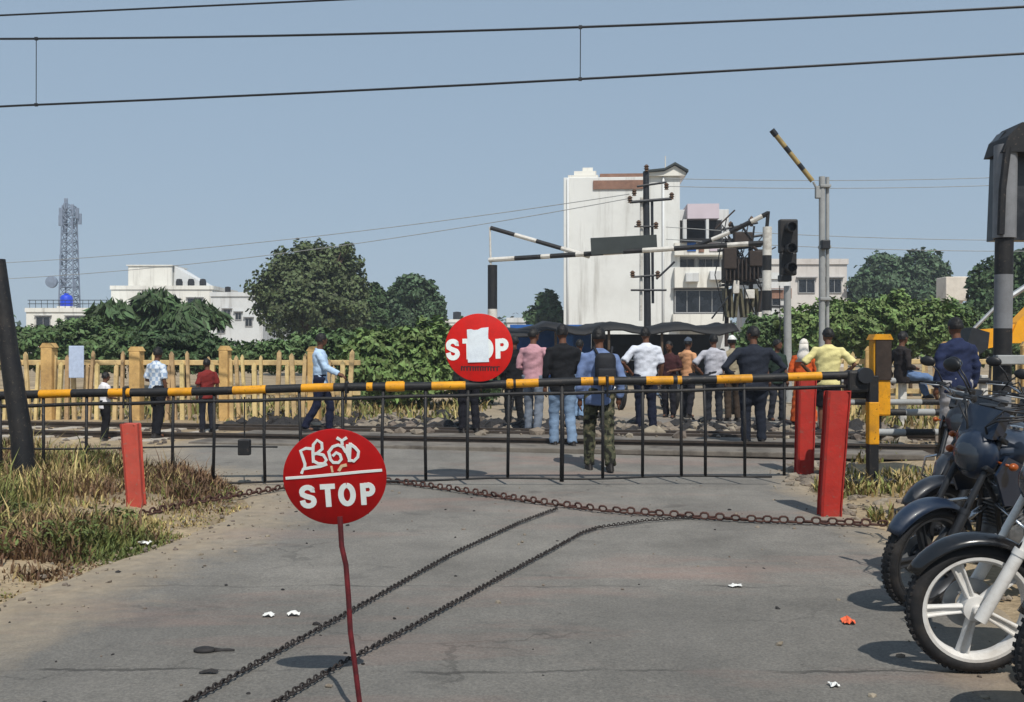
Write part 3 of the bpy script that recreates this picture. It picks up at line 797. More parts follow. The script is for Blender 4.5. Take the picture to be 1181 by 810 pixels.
# ------------------------------------------------------------------ chains
def chain(pts, link, wire, name, m, label, slack=.0, seed=1):
    pts = [Vector(p) for p in pts]; rn = random.Random(seed)
    # resample
    seg = [(pts[i + 1] - pts[i]).length for i in range(len(pts) - 1)]; tot = sum(seg); step = link * .74
    n = int(tot / step); mb = MB(); s = 0
    def at(s):
        for i, l in enumerate(seg):
            if s <= l or i == len(seg) - 1: return pts[i].lerp(pts[i + 1], min(1, s / l)), (pts[i + 1] - pts[i]).normalized()
            s -= l
    for k in range(n):
        c, t = at(k * step); side = Vector((0, 0, 1)).cross(t).normalized(); up = t.cross(side)
        roll = rn.uniform(-.5, .5) + (PI / 2 if k % 2 else 0)
        w = side * math.cos(roll) + up * math.sin(roll)
        c = c + side * rn.uniform(-.25, .25) * wire + Vector((0, 0, wire + abs(math.sin(roll)) * link * .2))
        ring = []
        for j in range(10):
            a = 2 * PI * j / 10; ca, sa = math.cos(a), math.sin(a)
            ring.append(c + t * (link * .5 - wire) * (abs(ca) ** .7 * (1 if ca > 0 else -1)) + w * (link * .30) * sa)
        mb.tube(ring, wire, 6, closed=True)
    return tag(mb.build(name, m, smooth=True, origin=pts[0]), label, 'chain')
def lay(pl, dz=.012):
    out = []
    for px, py in pl:
        g = G(px, py); g.z = max(gz(g.x, g.y), verge(g.x, g.y) - .02) + .006 + dz; out.append(g)
    return out
m1 = lay([(-30, 650), (30, 628), (90, 618), (160, 602), (230, 584), (330, 566), (390, 557), (455, 559), (520, 568), (620, 583), (690, 592), (780, 599), (860, 604), (945, 607), (1030, 610)])
chain(m1, .088, .0095, 'heavy_chain', M_chain, 'heavy rusty chain lying right across the road between the red posts', seed=2)
c1 = lay([(642, 590), (600, 606), (520, 644), (440, 690), (330, 752), (225, 812), (190, 833)])
chain(c1, .036, .0045, 'thin_chain', M_chain2, 'thin dark chain slanting over the asphalt, the left of the pair', seed=3)
c2 = lay([(800, 600), (745, 604), (690, 612), (670, 619), (640, 636), (560, 680), (470, 731), (400, 768), (330, 810), (290, 834)])
chain(c2, .036, .0045, 'thin_chain', M_chain2, 'thin dark chain slanting over the asphalt, the right of the pair, with a bend', seed=4)

# ------------------------------------------------------------------ litter
def litter(name, label, px, py, w, l, h, m, seed, rz=0):
    rn = random.Random(seed); mb = MB(); n = 6
    vs = []
    for j in range(n):
        for i in range(n):
            u, v = i / (n - 1) - .5, j / (n - 1) - .5
            k = 1 - .25 * rn.random()
            vs.append((u * w * k, v * l * k, .004 + h * rn.random() * (1 - abs(u))))
    fs = [(j * n + i, j * n + i + 1, (j + 1) * n + i + 1, (j + 1) * n + i) for j in range(n - 1) for i in range(n - 1)]
    mb.add(vs, fs); o = mb.build(name, m); g = G(px, py); o.location = g + Vector((0, 0, .006)); o.rotation_euler = (0, 0, rz)
    return tag(o, label, 'litter')
litter('paper_scrap', 'white paper scrap left of the sign rod, the left one of two', 310, 712, .07, .06, .02, M_litter, 1)
litter('paper_scrap', 'white paper scrap left of the sign rod, the right one of two', 339, 711, .08, .06, .025, M_litter, 2)
litter('plastic_scrap', 'orange plastic scrap lying on the road near the motorcycle shadow', 978, 720, .075, .10, .03, M_orange, 3)
litter('paper_scrap', 'white paper scrap on the road near the bottom edge by the motorcycle', 962, 793, .045, .05, .02, M_litter, 4)
litter('paper_scrap', 'white scrap on the dusty shoulder under the left red post', 166, 629, .10, .08, .03, M_litter, 5)
litter('plastic_scrap', 'pale scrap on the road in front of the heavy chain', 848, 678, .09, .07, .015, M_litter, 6)
mb = MB(); g = G(236, 753)
mb.ball((0, 0, .014), (.055, .035, .016), 0, 12, 6); mb.tube([(.05, 0, .012), (.08, .01, .009), (.115, .012, .008), (.14, .01, .008)], [.014, .008, .01, .006], 6)
o = tag(mb.build('rag', M_litterk, smooth=True), 'dark twisted rag with a tail lying on the near left of the road', 'litter'); o.location = g
litter('rag', 'small flat dark scrap near the bottom left of the road', 241, 778, .09, .04, .015, M_litterk, 7)
# ------------------------------------------------------------------ people
def remeshed(mb, name, mats, parent, voxel, smooth_it=4, wrinkle=0.0, seed=0):
    o = mb.build(name, mats)
    md = o.modifiers.new('r', 'REMESH'); md.mode = 'VOXEL'; md.voxel_size = voxel; md.use_smooth_shade = True
    if smooth_it:
        sm = o.modifiers.new('s', 'SMOOTH'); sm.iterations = smooth_it; sm.factor = .5
    dg = bpy.context.evaluated_depsgraph_get(); dg.update()
    me = bpy.data.meshes.new_from_object(o.evaluated_get(dg))
    old = o.data; o.modifiers.clear(); o.data = me; me.name = name; bpy.data.meshes.remove(old)
    if wrinkle:
        off = Vector((seed * 3.1, seed * 1.7, 0))
        for v in me.vertices:
            q = v.co
            v.co = q + v.normal * wrinkle * (noise.noise(Vector((q.x * 6 + q.z * 3, q.y * 6, q.z * 13 - q.x * 5)) + off) + .3 * noise.noise(Vector((q.x * 15, q.y * 15 + q.z * 6, q.z * 24)) + off))
    me.polygons.foreach_set('use_smooth', [True] * len(me.polygons))
    if parent is not None: o.parent = parent
    return o

def cloth(name, rgb, kind='plain', rgb2=None):
    if name in MATS: return MATS[name]
    m = mat(name, C(*rgb), .9, .12, 14, .25, spec=.15, bscale=60)
    nt = m.node_tree; N, L = nt.nodes, nt.links; bs = N['Principled BSDF']
    if kind == 'camo':
        tc = N.new('ShaderNodeTexCoord'); nz = N.new('ShaderNodeTexNoise'); nz.inputs['Scale'].default_value = 13; nz.inputs['Detail'].default_value = 3
        L.new(tc.outputs['Object'], nz.inputs['Vector']); r = N.new('ShaderNodeValToRGB'); r.color_ramp.interpolation = 'CONSTANT'
        e = r.color_ramp.elements; e[0].color = (*C(34, 34, 30), 1); e[1].position = .45; e[1].color = (*C(70, 72, 56), 1)
        k = e.new(.58); k.color = (*C(104, 98, 78), 1); L.new(nz.outputs['Fac'], r.inputs['Fac']); L.new(r.outputs['Color'], bs.inputs['Base Color'])
    if kind == 'check':
        tc = N.new('ShaderNodeTexCoord'); ck = N.new('ShaderNodeTexChecker'); ck.inputs['Scale'].default_value = 16
        ck.inputs['Color1'].default_value = (*C(*rgb), 1); ck.inputs['Color2'].default_value = (*C(*rgb2), 1)
        L.new(tc.outputs['Object'], ck.inputs['Vector']); L.new(ck.outputs['Color'], bs.inputs['Base Color'])
    return m

SKIN = mat('brown_skin', C(98, 64, 46), .6, .08, 12, .05, spec=.35)
HAIR = mat('black_hair', C(16, 14, 14), .6, .25, 40, .3)
EYEW = mat('eye_white', C(210, 205, 200), .3, .02, 20); EYEB = mat('eye_dark', C(20, 14, 12), .2, .1, 20); LIP = mat('lip', C(110, 60, 52), .5, .05, 20)
SHOE = mat('dark_leather', C(30, 26, 24), .6, .2, 20, .1)

ARMS = {  # elbow and wrist offsets from the shoulder, for the side sign s
    'down': ((.055, -.02, -.28), (.045, .05, -.52)),
    'back': ((.08, -.09, -.26), (.05, -.05, -.50)),
    'front': ((.07, -.02, -.28), (-.06, .19, -.31)),
    'hip': ((.20, -.06, -.24), (.02, .06, -.42)),
    'phone': ((.06, .10, -.25), (-.05, .28, -.12)),
    'reach': ((.03, .13, -.25), (.0, .34, -.36)),
}
PN = [0]
def person(label, px, feet, head, yaw, shirt, trousers, arms=('down', 'down'), stride=0.0, sleeves='short', bottoms='long', hair='short', cap=None, shoes=SHOE, build=1.0, lean=0.0, depth=None, sit=None, scarf=None):
    if sit is None:
        g = G(px, feet) if depth is None else Vector(((px - CX) / F * depth, depth, gz(0, depth)))
        h = (feet - head) / F * g.y if depth is None else H - (head - CY) / F * depth - g.z
        loc = g
    else:
        h = sit['h']; loc = sit['loc']
    k = h / 1.74
    root = thing('person', label, 'person', loc, yaw, 'people waiting and walking at the level crossing')
    V = lambda x, y, z: Vector((x * k, y * k, z * k))
    seated = sit is not None
    hipz = .93; dzs = 0.0
    body, sh, tr = MB(), MB(), MB()
    PN[0] += 1; HR = Matrix.Rotation(random.Random(PN[0] * 7).uniform(-.75, .75), 3, 'Z')
    HV = lambda x, y, z: HR @ V(x, y, z)
    b = build
    ly = lean
    # joints
    hip = [V(-.095, 0, hipz), V(.095, 0, hipz)]
    if seated:
        knee = [V(-.12, .42, .94), V(.12, .43, .90)]; ank = [V(-.12, .60, .58), V(.12, .80, .66)]
    else:
        knee = [V(-.10, .03 + stride * .45, .49), V(.10, .03 - stride * .25, .49)]
        ank = [V(-.105, -.02 + stride * .55, .085 + (0)), V(.105, -.02 - stride * .75, .085 + abs(stride) * .10)]
    # legs
    for i in (0, 1):
        body.tube([hip[i], hip[i].lerp(knee[i], .5), knee[i], knee[i].lerp(ank[i], .35), ank[i]], [.078 * k * b, .068 * k * b, .052 * k, .052 * k, .036 * k], 12)
        toe = ank[i] + V(.012 * (1 if i else -1), .15, -.055); heel = ank[i] + V(0, -.05, -.05)
        body.tube([heel, ank[i] + V(0, .02, -.045), toe], [.032 * k, .04 * k, .03 * k], 10)
        end = ank[i] + V(0, 0, -.02) if bottoms == 'long' else knee[i].lerp(ank[i], .05)
        f = .5
        if bottoms == 'long':
            tr.tube([hip[i] + V(0, 0, .04), hip[i].lerp(knee[i], .5), knee[i], knee[i].lerp(ank[i], .5), end], [.105 * k * b, .09 * k * b, .076 * k, .072 * k, .066 * k], 14)
        else:
            tr.tube([hip[i] + V(0, 0, .04), hip[i].lerp(knee[i], .5), end], [.108 * k * b, .098 * k * b, .09 * k], 14)
    tr.loft([(V(0, 0, hipz - .10), .11 * k * b, .10 * k * b), (V(0, 0, hipz - .02), .165 * k * b, .125 * k * b), (V(0, 0, hipz + .10), .16 * k * b, .115 * k * b)], 18)
    # torso
    T = lambda z, rx_, ry_, y=0.0: (V(0, y + ly * (z - .95), z), rx_ * k * b, ry_ * k * b)
    tors = [T(.86, .145, .105), T(.95, .155, .11), T(1.08, .145, .10, .005), T(1.22, .165, .11, .01), T(1.34, .15, .095, .0), T(1.40, .10, .07, -.01), T(1.46, .075, .065, -.01)]
    body.loft(tors, 18)
    tor2 = [T(.80, .178, .135), T(.92, .178, .135), T(1.05, .165, .125, .005), T(1.22, .185, .13, .01), T(1.34, .195, .128, .0), T(1.42, .165, .10, -.012), T(1.455, .085, .08, -.012)]
    if bottoms == 'dress': tor2 = [T(.12, .27, .25), T(.5, .23, .2)] + tor2[1:]
    sh.loft(tor2, 20)
    nb = V(0, -.012 + ly * .5, 1.43); nt_ = V(0, .012 + ly * .62, 1.56)
    body.tube([nb, nt_], [.056 * k, .052 * k], 12)
    hc = V(0, .028 + ly * .68, 1.635)
    # head, jaw, nose, ears
    body.ball(hc, Vector((.076, .094, .107)) * k, 0, 18, 14, HR)
    body.ball(hc + HV(0, .03, -.06), Vector((.058, .062, .055)) * k, 0, 14, 10, HR)
    body.ball(hc + HV(0, .098, -.018), Vector((.014, .02, .026)) * k, 0, 10, 8, HR)
    for s in (-1, 1): body.ball(hc + HV(s * .077, -.002, -.01), Vector((.012, .022, .032)) * k, 0, 8, 8, HR)
    fingers = MB()
    for i, s in enumerate((-1, 1)):
        shd = V(s * .185 * b, -.01 + ly * .42, 1.385)
        if isinstance(arms[i], str):
            eo, wo = ARMS[arms[i]]
        else: eo, wo = arms[i]
        el = shd + V(s * eo[0], eo[1], eo[2]); wr = shd + V(s * wo[0], wo[1], wo[2])
        body.tube([shd + V(-s * .05, 0, -.01), shd + V(-s * .01, 0, -.01), shd.lerp(el, .5), el, el.lerp(wr, .4), wr], [.036 * k, .040 * k, .041 * k, .038 * k, .036 * k, .026 * k], 12)
        d = (wr - el).normalized(); side = d.cross(Vector((0, 0, 1)))
        if side.length < .3: side = Vector((0, 1, 0)) if abs(d.y) < .9 else Vector((1, 0, 0))
        side = (side - d * side.dot(d)).normalized(); fwd = d.cross(side).normalized()
        body.tube([wr, wr + d * .045 * k, wr + d * .085 * k], [.027 * k, .036 * k, .03 * k], 10)
        palm = wr + d * .075 * k
        for q in range(4):
            o0 = palm + side * (q - 1.5) * .019 * k; ln = (.068, .078, .072, .056)[q] * k
            fingers.tube([o0, o0 + d * ln * .5 + fwd * .004 * k, o0 + d * ln * .95 + fwd * .022 * k], [.0098 * k, .009 * k, .0072 * k], 6)
        o0 = wr + d * .03 * k + side * .026 * k
        fingers.tube([o0, o0 + d * .035 * k + side * .024 * k, o0 + d * .065 * k + side * .026 * k + fwd * .008 * k], [.0115 * k, .0105 * k, .008 * k], 6)
        if sleeves == 'short':
            e1 = shd.lerp(el, .88); sh.tube([shd + V(-s * .07, 0, -.01), shd + V(-s * .015, 0, -.004), shd.lerp(el, .5), e1], [.066 * k, .066 * k, .064 * k, .066 * k], 14)
        else:
            e1 = el.lerp(wr, .95); sh.tube([shd + V(-s * .07, 0, -.01), shd + V(-s * .015, 0, -.004), shd.lerp(el, .5), el, el.lerp(wr, .5), e1], [.066 * k, .066 * k, .06 * k, .054 * k, .048 * k, .043 * k], 14)
    sh.tube([V(.066 * math.cos(q * PI / 6), .062 * math.sin(q * PI / 6) - .010, 1.462 + .012 * math.sin(q * PI / 6 + PI)) + Vector((0, ly * .5 * k, 0)) for q in range(12)], .017 * k, 8, closed=True)
    bo = remeshed(body, 'body', SKIN, root, .014 * k, 3)
    # fingers, eyes and mouth join the same mesh
    ex = MB(); ex.v, ex.f, ex.m = fingers.v[:], fingers.f[:], [0] * len(fingers.f)
    for s in (-1, 1):
        ex.ball(hc + HV(s * .03, .083, .004), Vector((.013, .009, .009)) * k, 1, 8, 6, HR); ex.ball(hc + HV(s * .03, .091, .004), Vector((.006, .004, .006)) * k, 2, 8, 6, HR)
        ex.tube([hc + HV(s * .014, .092, .024), hc + HV(s * .046, .084, .026)], .004 * k, 5, 2)
    ex.ball(hc + HV(0, .088, -.062), Vector((.022, .008, .008)) * k, 3, 8, 6, HR)
    eo_ = ex.build('tmp', [SKIN, EYEW, EYEB, LIP])
    bm = bmesh.new(); bm.from_mesh(bo.data); n0 = len(bm.faces); bm.from_mesh(eo_.data); bm.faces.ensure_lookup_table()
    idx = list(ex.m)
    for q, f in enumerate(bm.faces):
        f.material_index = 0 if q < n0 else idx[q - n0]; f.smooth = True
    bm.to_mesh(bo.data); bm.free()
    bo.data.materials.clear()
    for m_ in (SKIN, EYEW, EYEB, LIP): bo.data.materials.append(m_)
    bpy.data.objects.remove(eo_)
    sd = px * .013
    remeshed(sh, 'shirt' if bottoms != 'dress' else 'dress', shirt, root, .014 * k, 2, .017 * k, sd)
    if bottoms != 'dress': remeshed(tr, 'trousers' if bottoms == 'long' else 'shorts', trousers, root, .014 * k, 2, .016 * k, sd + 3)
    # hair
    hm = MB(); nu, nv = 32, 18; vs, fs = [], []
    for i_ in range(nv + 1):
        th = PI * .60 * i_ / nv
        for j_ in range(nu):
            a = 2 * PI * j_ / nu; fr = math.sin(a)
            t2 = th * (1.0 if fr < .1 else 1.0 - .42 * fr)
            r_ = 1.02 + .10 * noise.noise(Vector((math.cos(a) * 2.2, math.sin(a) * 2.2, t2 * 2.5 + sd))) + .05 * noise.noise(Vector((math.cos(a) * 8, math.sin(a) * 8, t2 * 8 + sd)))
            vs.append(hc + HR @ Vector((.083 * math.sin(t2) * math.cos(a), .103 * math.sin(t2) * math.sin(a) - .006, .116 * math.cos(t2))) * k * r_)
    for i_ in range(nv):
        for j_ in range(nu): fs.append((i_ * nu + j_, (i_ + 1) * nu + j_, (i_ + 1) * nu + (j_ + 1) % nu, i_ * nu + (j_ + 1) % nu))
    hm.add(vs, fs)
    if cap is None: hm.build('hair', HAIR, root, smooth=True)
    else:
        hm.build('hair', HAIR, root, smooth=True)
        cm = MB(); cm.v = [tuple(hc + (Vector(v) - hc) * 1.07) for v in hm.v[: nu * 13]]; cm.f = [f for f in hm.f if max(f) < nu * 13]; cm.m = [0] * len(cm.f)
        cm.build('cap' if not scarf else 'headscarf', cap, root, smooth=True)
        if scarf:
            sc_ = MB(); sc_.loft([(hc + V(0, -.03, .03), .088 * k, .085 * k), (hc + V(0, -.035, -.08), .092 * k, .085 * k), (V(0, -.035, 1.46), .12 * k, .10 * k), (V(0, -.06, 1.30), .16 * k, .10 * k)], 16)
            sc_.build('headscarf_drape', cap, root, smooth=True)
    if shoes is not None:
        for i in (0, 1):
            sm_ = MB(); a = ank[i]
            sm_.loft([(a + V(0, .03, -.085), .046 * k, .13 * k), (a + V(0, .035, -.055), .046 * k, .128 * k), (a + V(0, .02, -.025), .04 * k, .09 * k), (a + V(0, -.012, .012), .042 * k, .05 * k)], 14)
            sm_.build('shoe', shoes, root, smooth=50)
    return root, k

ck = cloth
p_soldier, k_ = person('person in blue shirt and mottled trousers closest to the boom, wearing a backpack', 691, 543, 378, math.radians(4), ck('sky_blue_shirt', (104, 122, 160)), ck('mottled_trousers', (70, 72, 56), 'camo'), ('down', 'back'), .22, 'long')
bp_ = thing('backpack', 'black backpack on the back of the person in blue shirt and mottled trousers', 'backpack', p_soldier.location + Vector((.055, -.205 * k_, 1.02 * k_)), math.radians(4))
M_bag = mat('black_nylon', C(24, 26, 32), .75, .2, 20, .3)
mb = MB(); mb.box((0, 0, .22), (.25, .15, .38), 0, bev=.07); mb.build('bag_body', M_bag, bp_, smooth=True)
mb = MB(); mb.box((0, -.10, .13), (.22, .06, .2), 0, bev=.025); mb.build('front_pocket', M_bag, bp_, smooth=True)
for s in (-1, 1):
    mb = MB(); mb.tube([(s * .08, .07, .39), (s * .11, .16, .475), (s * .12, .30, .44), (s * .125, .345, .32), (s * .13, .30, .14), (s * .13, .10, .05)], .017, 8); mb.build('strap', M_bag, bp_, smooth=True)
person('person in pink shirt and grey jeans leaning forward beside the round STOP sign', 615, 500, 379, math.radians(-18), ck('pink_shirt', (184, 140, 148)), ck('grey_jeans', (108, 116, 128)), ('front', 'hip'), .12, 'long')
person('person in black shirt and pale blue jeans between the pink shirt and the backpack', 649, 517, 375, math.radians(14), ck('black_shirt', (30, 31, 34)), ck('pale_jeans', (116, 138, 164)), ('down', 'front'), .15, 'long', build=1.1)
person('person in white shirt and navy trousers seen from behind under the utility pole', 745, 497, 378, math.radians(6), ck('white_shirt', (206, 210, 220)), ck('navy_trousers', (26, 30, 46)), ('hip', 'down'), .05, 'short', build=1.15)
person('person in peach top with a grey cap and dark trousers, half turned right', 793, 482, 390, math.radians(-50), ck('peach_top', (196, 146, 108)), ck('dark_trousers', (36, 36, 42)), ('down', 'front'), .1, 'short', cap=ck('grey_cap', (76, 84, 96)))
person('person in pale grey shirt with dark hair right of the peach top', 823, 489, 386, math.radians(-8), ck('pale_grey_shirt', (176, 176, 184)), ck('charcoal_trousers', (40, 42, 48)), ('hip', 'down'), .1, 'short')
person('person in beige shirt with a white cap, mostly hidden behind the dark suit', 845, 486, 388, math.radians(15), ck('beige_shirt', (150, 140, 118)), ck('brown_trousers', (64, 54, 46)), ('down', 'down'), 0, 'short', cap=ck('white_cap', (216, 216, 212)))
person('broad person all in dark charcoal clothes seen from behind left of the signal pole', 869, 514, 377, math.radians(0), ck('charcoal_shirt', (40, 44, 54)), ck('darkest_trousers', (32, 36, 46)), ('hip', 'hip'), .06, 'long', build=1.25)
person('person in orange clothes with a white headscarf beside the yellow shirt', 927, 493, 392, math.radians(-25), ck('orange_dress', (206, 92, 44)), None, ('front', 'front'), 0, 'long', 'dress', cap=ck('white_scarf', (212, 206, 198)), scarf=True, shoes=SHOE)
person('person in pale yellow shirt and black shorts seen from behind with arms bent', 955, 502, 379, math.radians(-12), ck('pale_yellow_shirt', (214, 204, 144)), ck('black_shorts', (22, 22, 26)), ('hip', 'hip'), .05, 'short', 'short', build=1.12)
person('person in light blue shirt and navy trousers striding right along the cream fence', 369, 499, 385, math.radians(-82), ck('light_blue_shirt', (176, 200, 226)), ck('navy_slacks', (28, 32, 52)), ('reach', 'reach'), .32, 'long')
person('person in blue and white checked shirt and black trousers by the fence', 181, 505, 401, math.radians(-30), ck('checked_shirt', (150, 170, 196), 'check', (206, 214, 222)), ck('black_trousers', (26, 27, 32)), ('front', 'down'), .1, 'short')
person('child in red top and dark trousers standing against the cream fence', 239, 499, 414, math.radians(40), ck('red_top', (120, 44, 42)), ck('child_trousers', (36, 38, 46)), ('down', 'down'), .05, 'short')
person('child in white shirt with dark hair behind the black skirt bars at the far left', 121, 507, 430, math.radians(-40), ck('child_white_shirt', (218, 216, 220)), ck('child_black_shorts', (28, 28, 32)), ('front', 'front'), .05, 'short')
person('person in dark clothes mostly hidden behind the STOP sign on the boom', 541, 500, 384, math.radians(20), ck('dark_green_shirt', (44, 50, 46)), ck('black_jeans', (28, 28, 34)), ('down', 'down'), .08, 'long')
person('person in navy jacket and grey trousers standing behind the motorcycles', 1103, 528, 367, math.radians(8), ck('navy_jacket', (38, 46, 74)), ck('pale_grey_trousers', (150, 148, 150)), ('down', 'down'), .08, 'long', build=1.08)
person('person in black clothes between the pink shirt and the STOP sign on the boom', 593, 491, 388, math.radians(25), ck('soft_black_shirt', (26, 27, 30)), ck('soft_black_trousers', (24, 25, 28)), ('down', 'hip'), .1, 'long')
person('person in faded blue shirt and jeans far behind the black shirt, mostly hidden', 668, 484, 392, math.radians(-30), ck('faded_blue_shirt', (110, 130, 156)), ck('faded_jeans', (120, 146, 176)), ('down', 'front'), .12, 'short')
person('person in dark maroon shirt in the shade of the stall left of the peach top', 772, 482, 394, math.radians(150), ck('maroon_shirt', (64, 38, 40)), ck('dusk_trousers', (34, 34, 40)), ('front', 'down'), .08, 'short')
person('person in dark green shirt in front of the signal post, partly behind the dark suit', 896, 486, 392, math.radians(-160), ck('bottle_green_shirt', (40, 54, 46)), ck('slate_trousers', (46, 48, 56)), ('down', 'down'), .08, 'short')
# sitting on the painted guard rail
sx = P(1040, 440, 17.0)
person('person in dark shirt and blue jeans sitting on the black and white rail', 1041, 0, 0, math.radians(-78), ck('dark_brown_shirt', (44, 40, 40)), ck('mid_blue_jeans', (92, 114, 148)), ('back', 'front'), 0, 'long', sit={'h': 1.68, 'loc': Vector((sx.x, 17.0, sx.z - .93 * 1.68 / 1.74 + .10))})
# ------------------------------------------------------------------ motorcycles (x forward, wheel radius .30, wheelbase 1.28)
def wheel(root, x, rim_m, spokes=5, w=.085):
    r = .30
    tm = MB(); tm.lathe([(r - .066, -w * .30), (r - .055, -w * .5), (r - .03, -w * .54), (r - .010, -w * .34), (r, 0), (r - .010, w * .34), (r - .03, w * .54), (r - .055, w * .5), (r - .066, w * .30)], axis='Y', n=56, closed=True)
    for q in range(56):                       # tread blocks
        a = 2 * PI * q / 56
        for s in (-1, 1):
            c = Vector((math.cos(a) * (r - .008), s * w * .22, math.sin(a) * (r - .008)))
            tm.box(c, (.016, w * .22, .017), 0, rot=Matrix.Rotation(-a + PI / 2, 3, 'Y'))
    hub = MB(); hub.lathe([(.001, -.055), (.022, -.055), (.024, -.035), (.055, -.03), (.058, .03), (.024, .035), (.022, .055), (.001, .055)], axis='Y', n=28)
    hub.lathe([(.001, -.075), (.014, -.075), (.014, .075), (.001, .075)], axis='Y', n=12)
    h = fixn(hub.build('wheel', rim_m, root, smooth=40)); h.location = (x, 0, r)
    t = fixn(tm.build('tyre', M_rubber, h, smooth=50))
    rm = MB(); rm.lathe([(r - .062, -.036), (r - .058, -.042), (r - .072, -.042), (r - .086, -.022), (r - .086, .022), (r - .072, .042), (r - .058, .042), (r - .062, .036)], axis='Y', n=56, closed=True)
    fixn(rm.build('rim', rim_m, h, smooth=40))
    for q in range(spokes):
        a = 2 * PI * q / spokes + math.radians(66)
        sp = MB(); d = Vector((math.cos(a), 0, math.sin(a))); n_ = Vector((-d.z, 0, d.x))
        for s in (-1, 1):
            p0 = d * .045 + n_ * s * .012; p1 = d * (r - .08) + n_ * s * .020
            sp.loft([(p0, .0085, .024, n_, Vector((0, 1, 0))), (p0.lerp(p1, .5), .0075, .018, n_, Vector((0, 1, 0))), (p1, .010, .021, n_, Vector((0, 1, 0)))], 10)
        sp.box(d * .14, (.17, .016, .022), 0, rot=Matrix.Rotation(-a, 3, 'Y'))
        sp.build('spoke', rim_m, h, smooth=40)
    dm = MB(); dm.lathe([(.06, -.062), (.115, -.062), (.115, -.058), (.06, -.058)], axis='Y', n=40, closed=True); dm.build('brake_disc', M_steel, h)
    return h

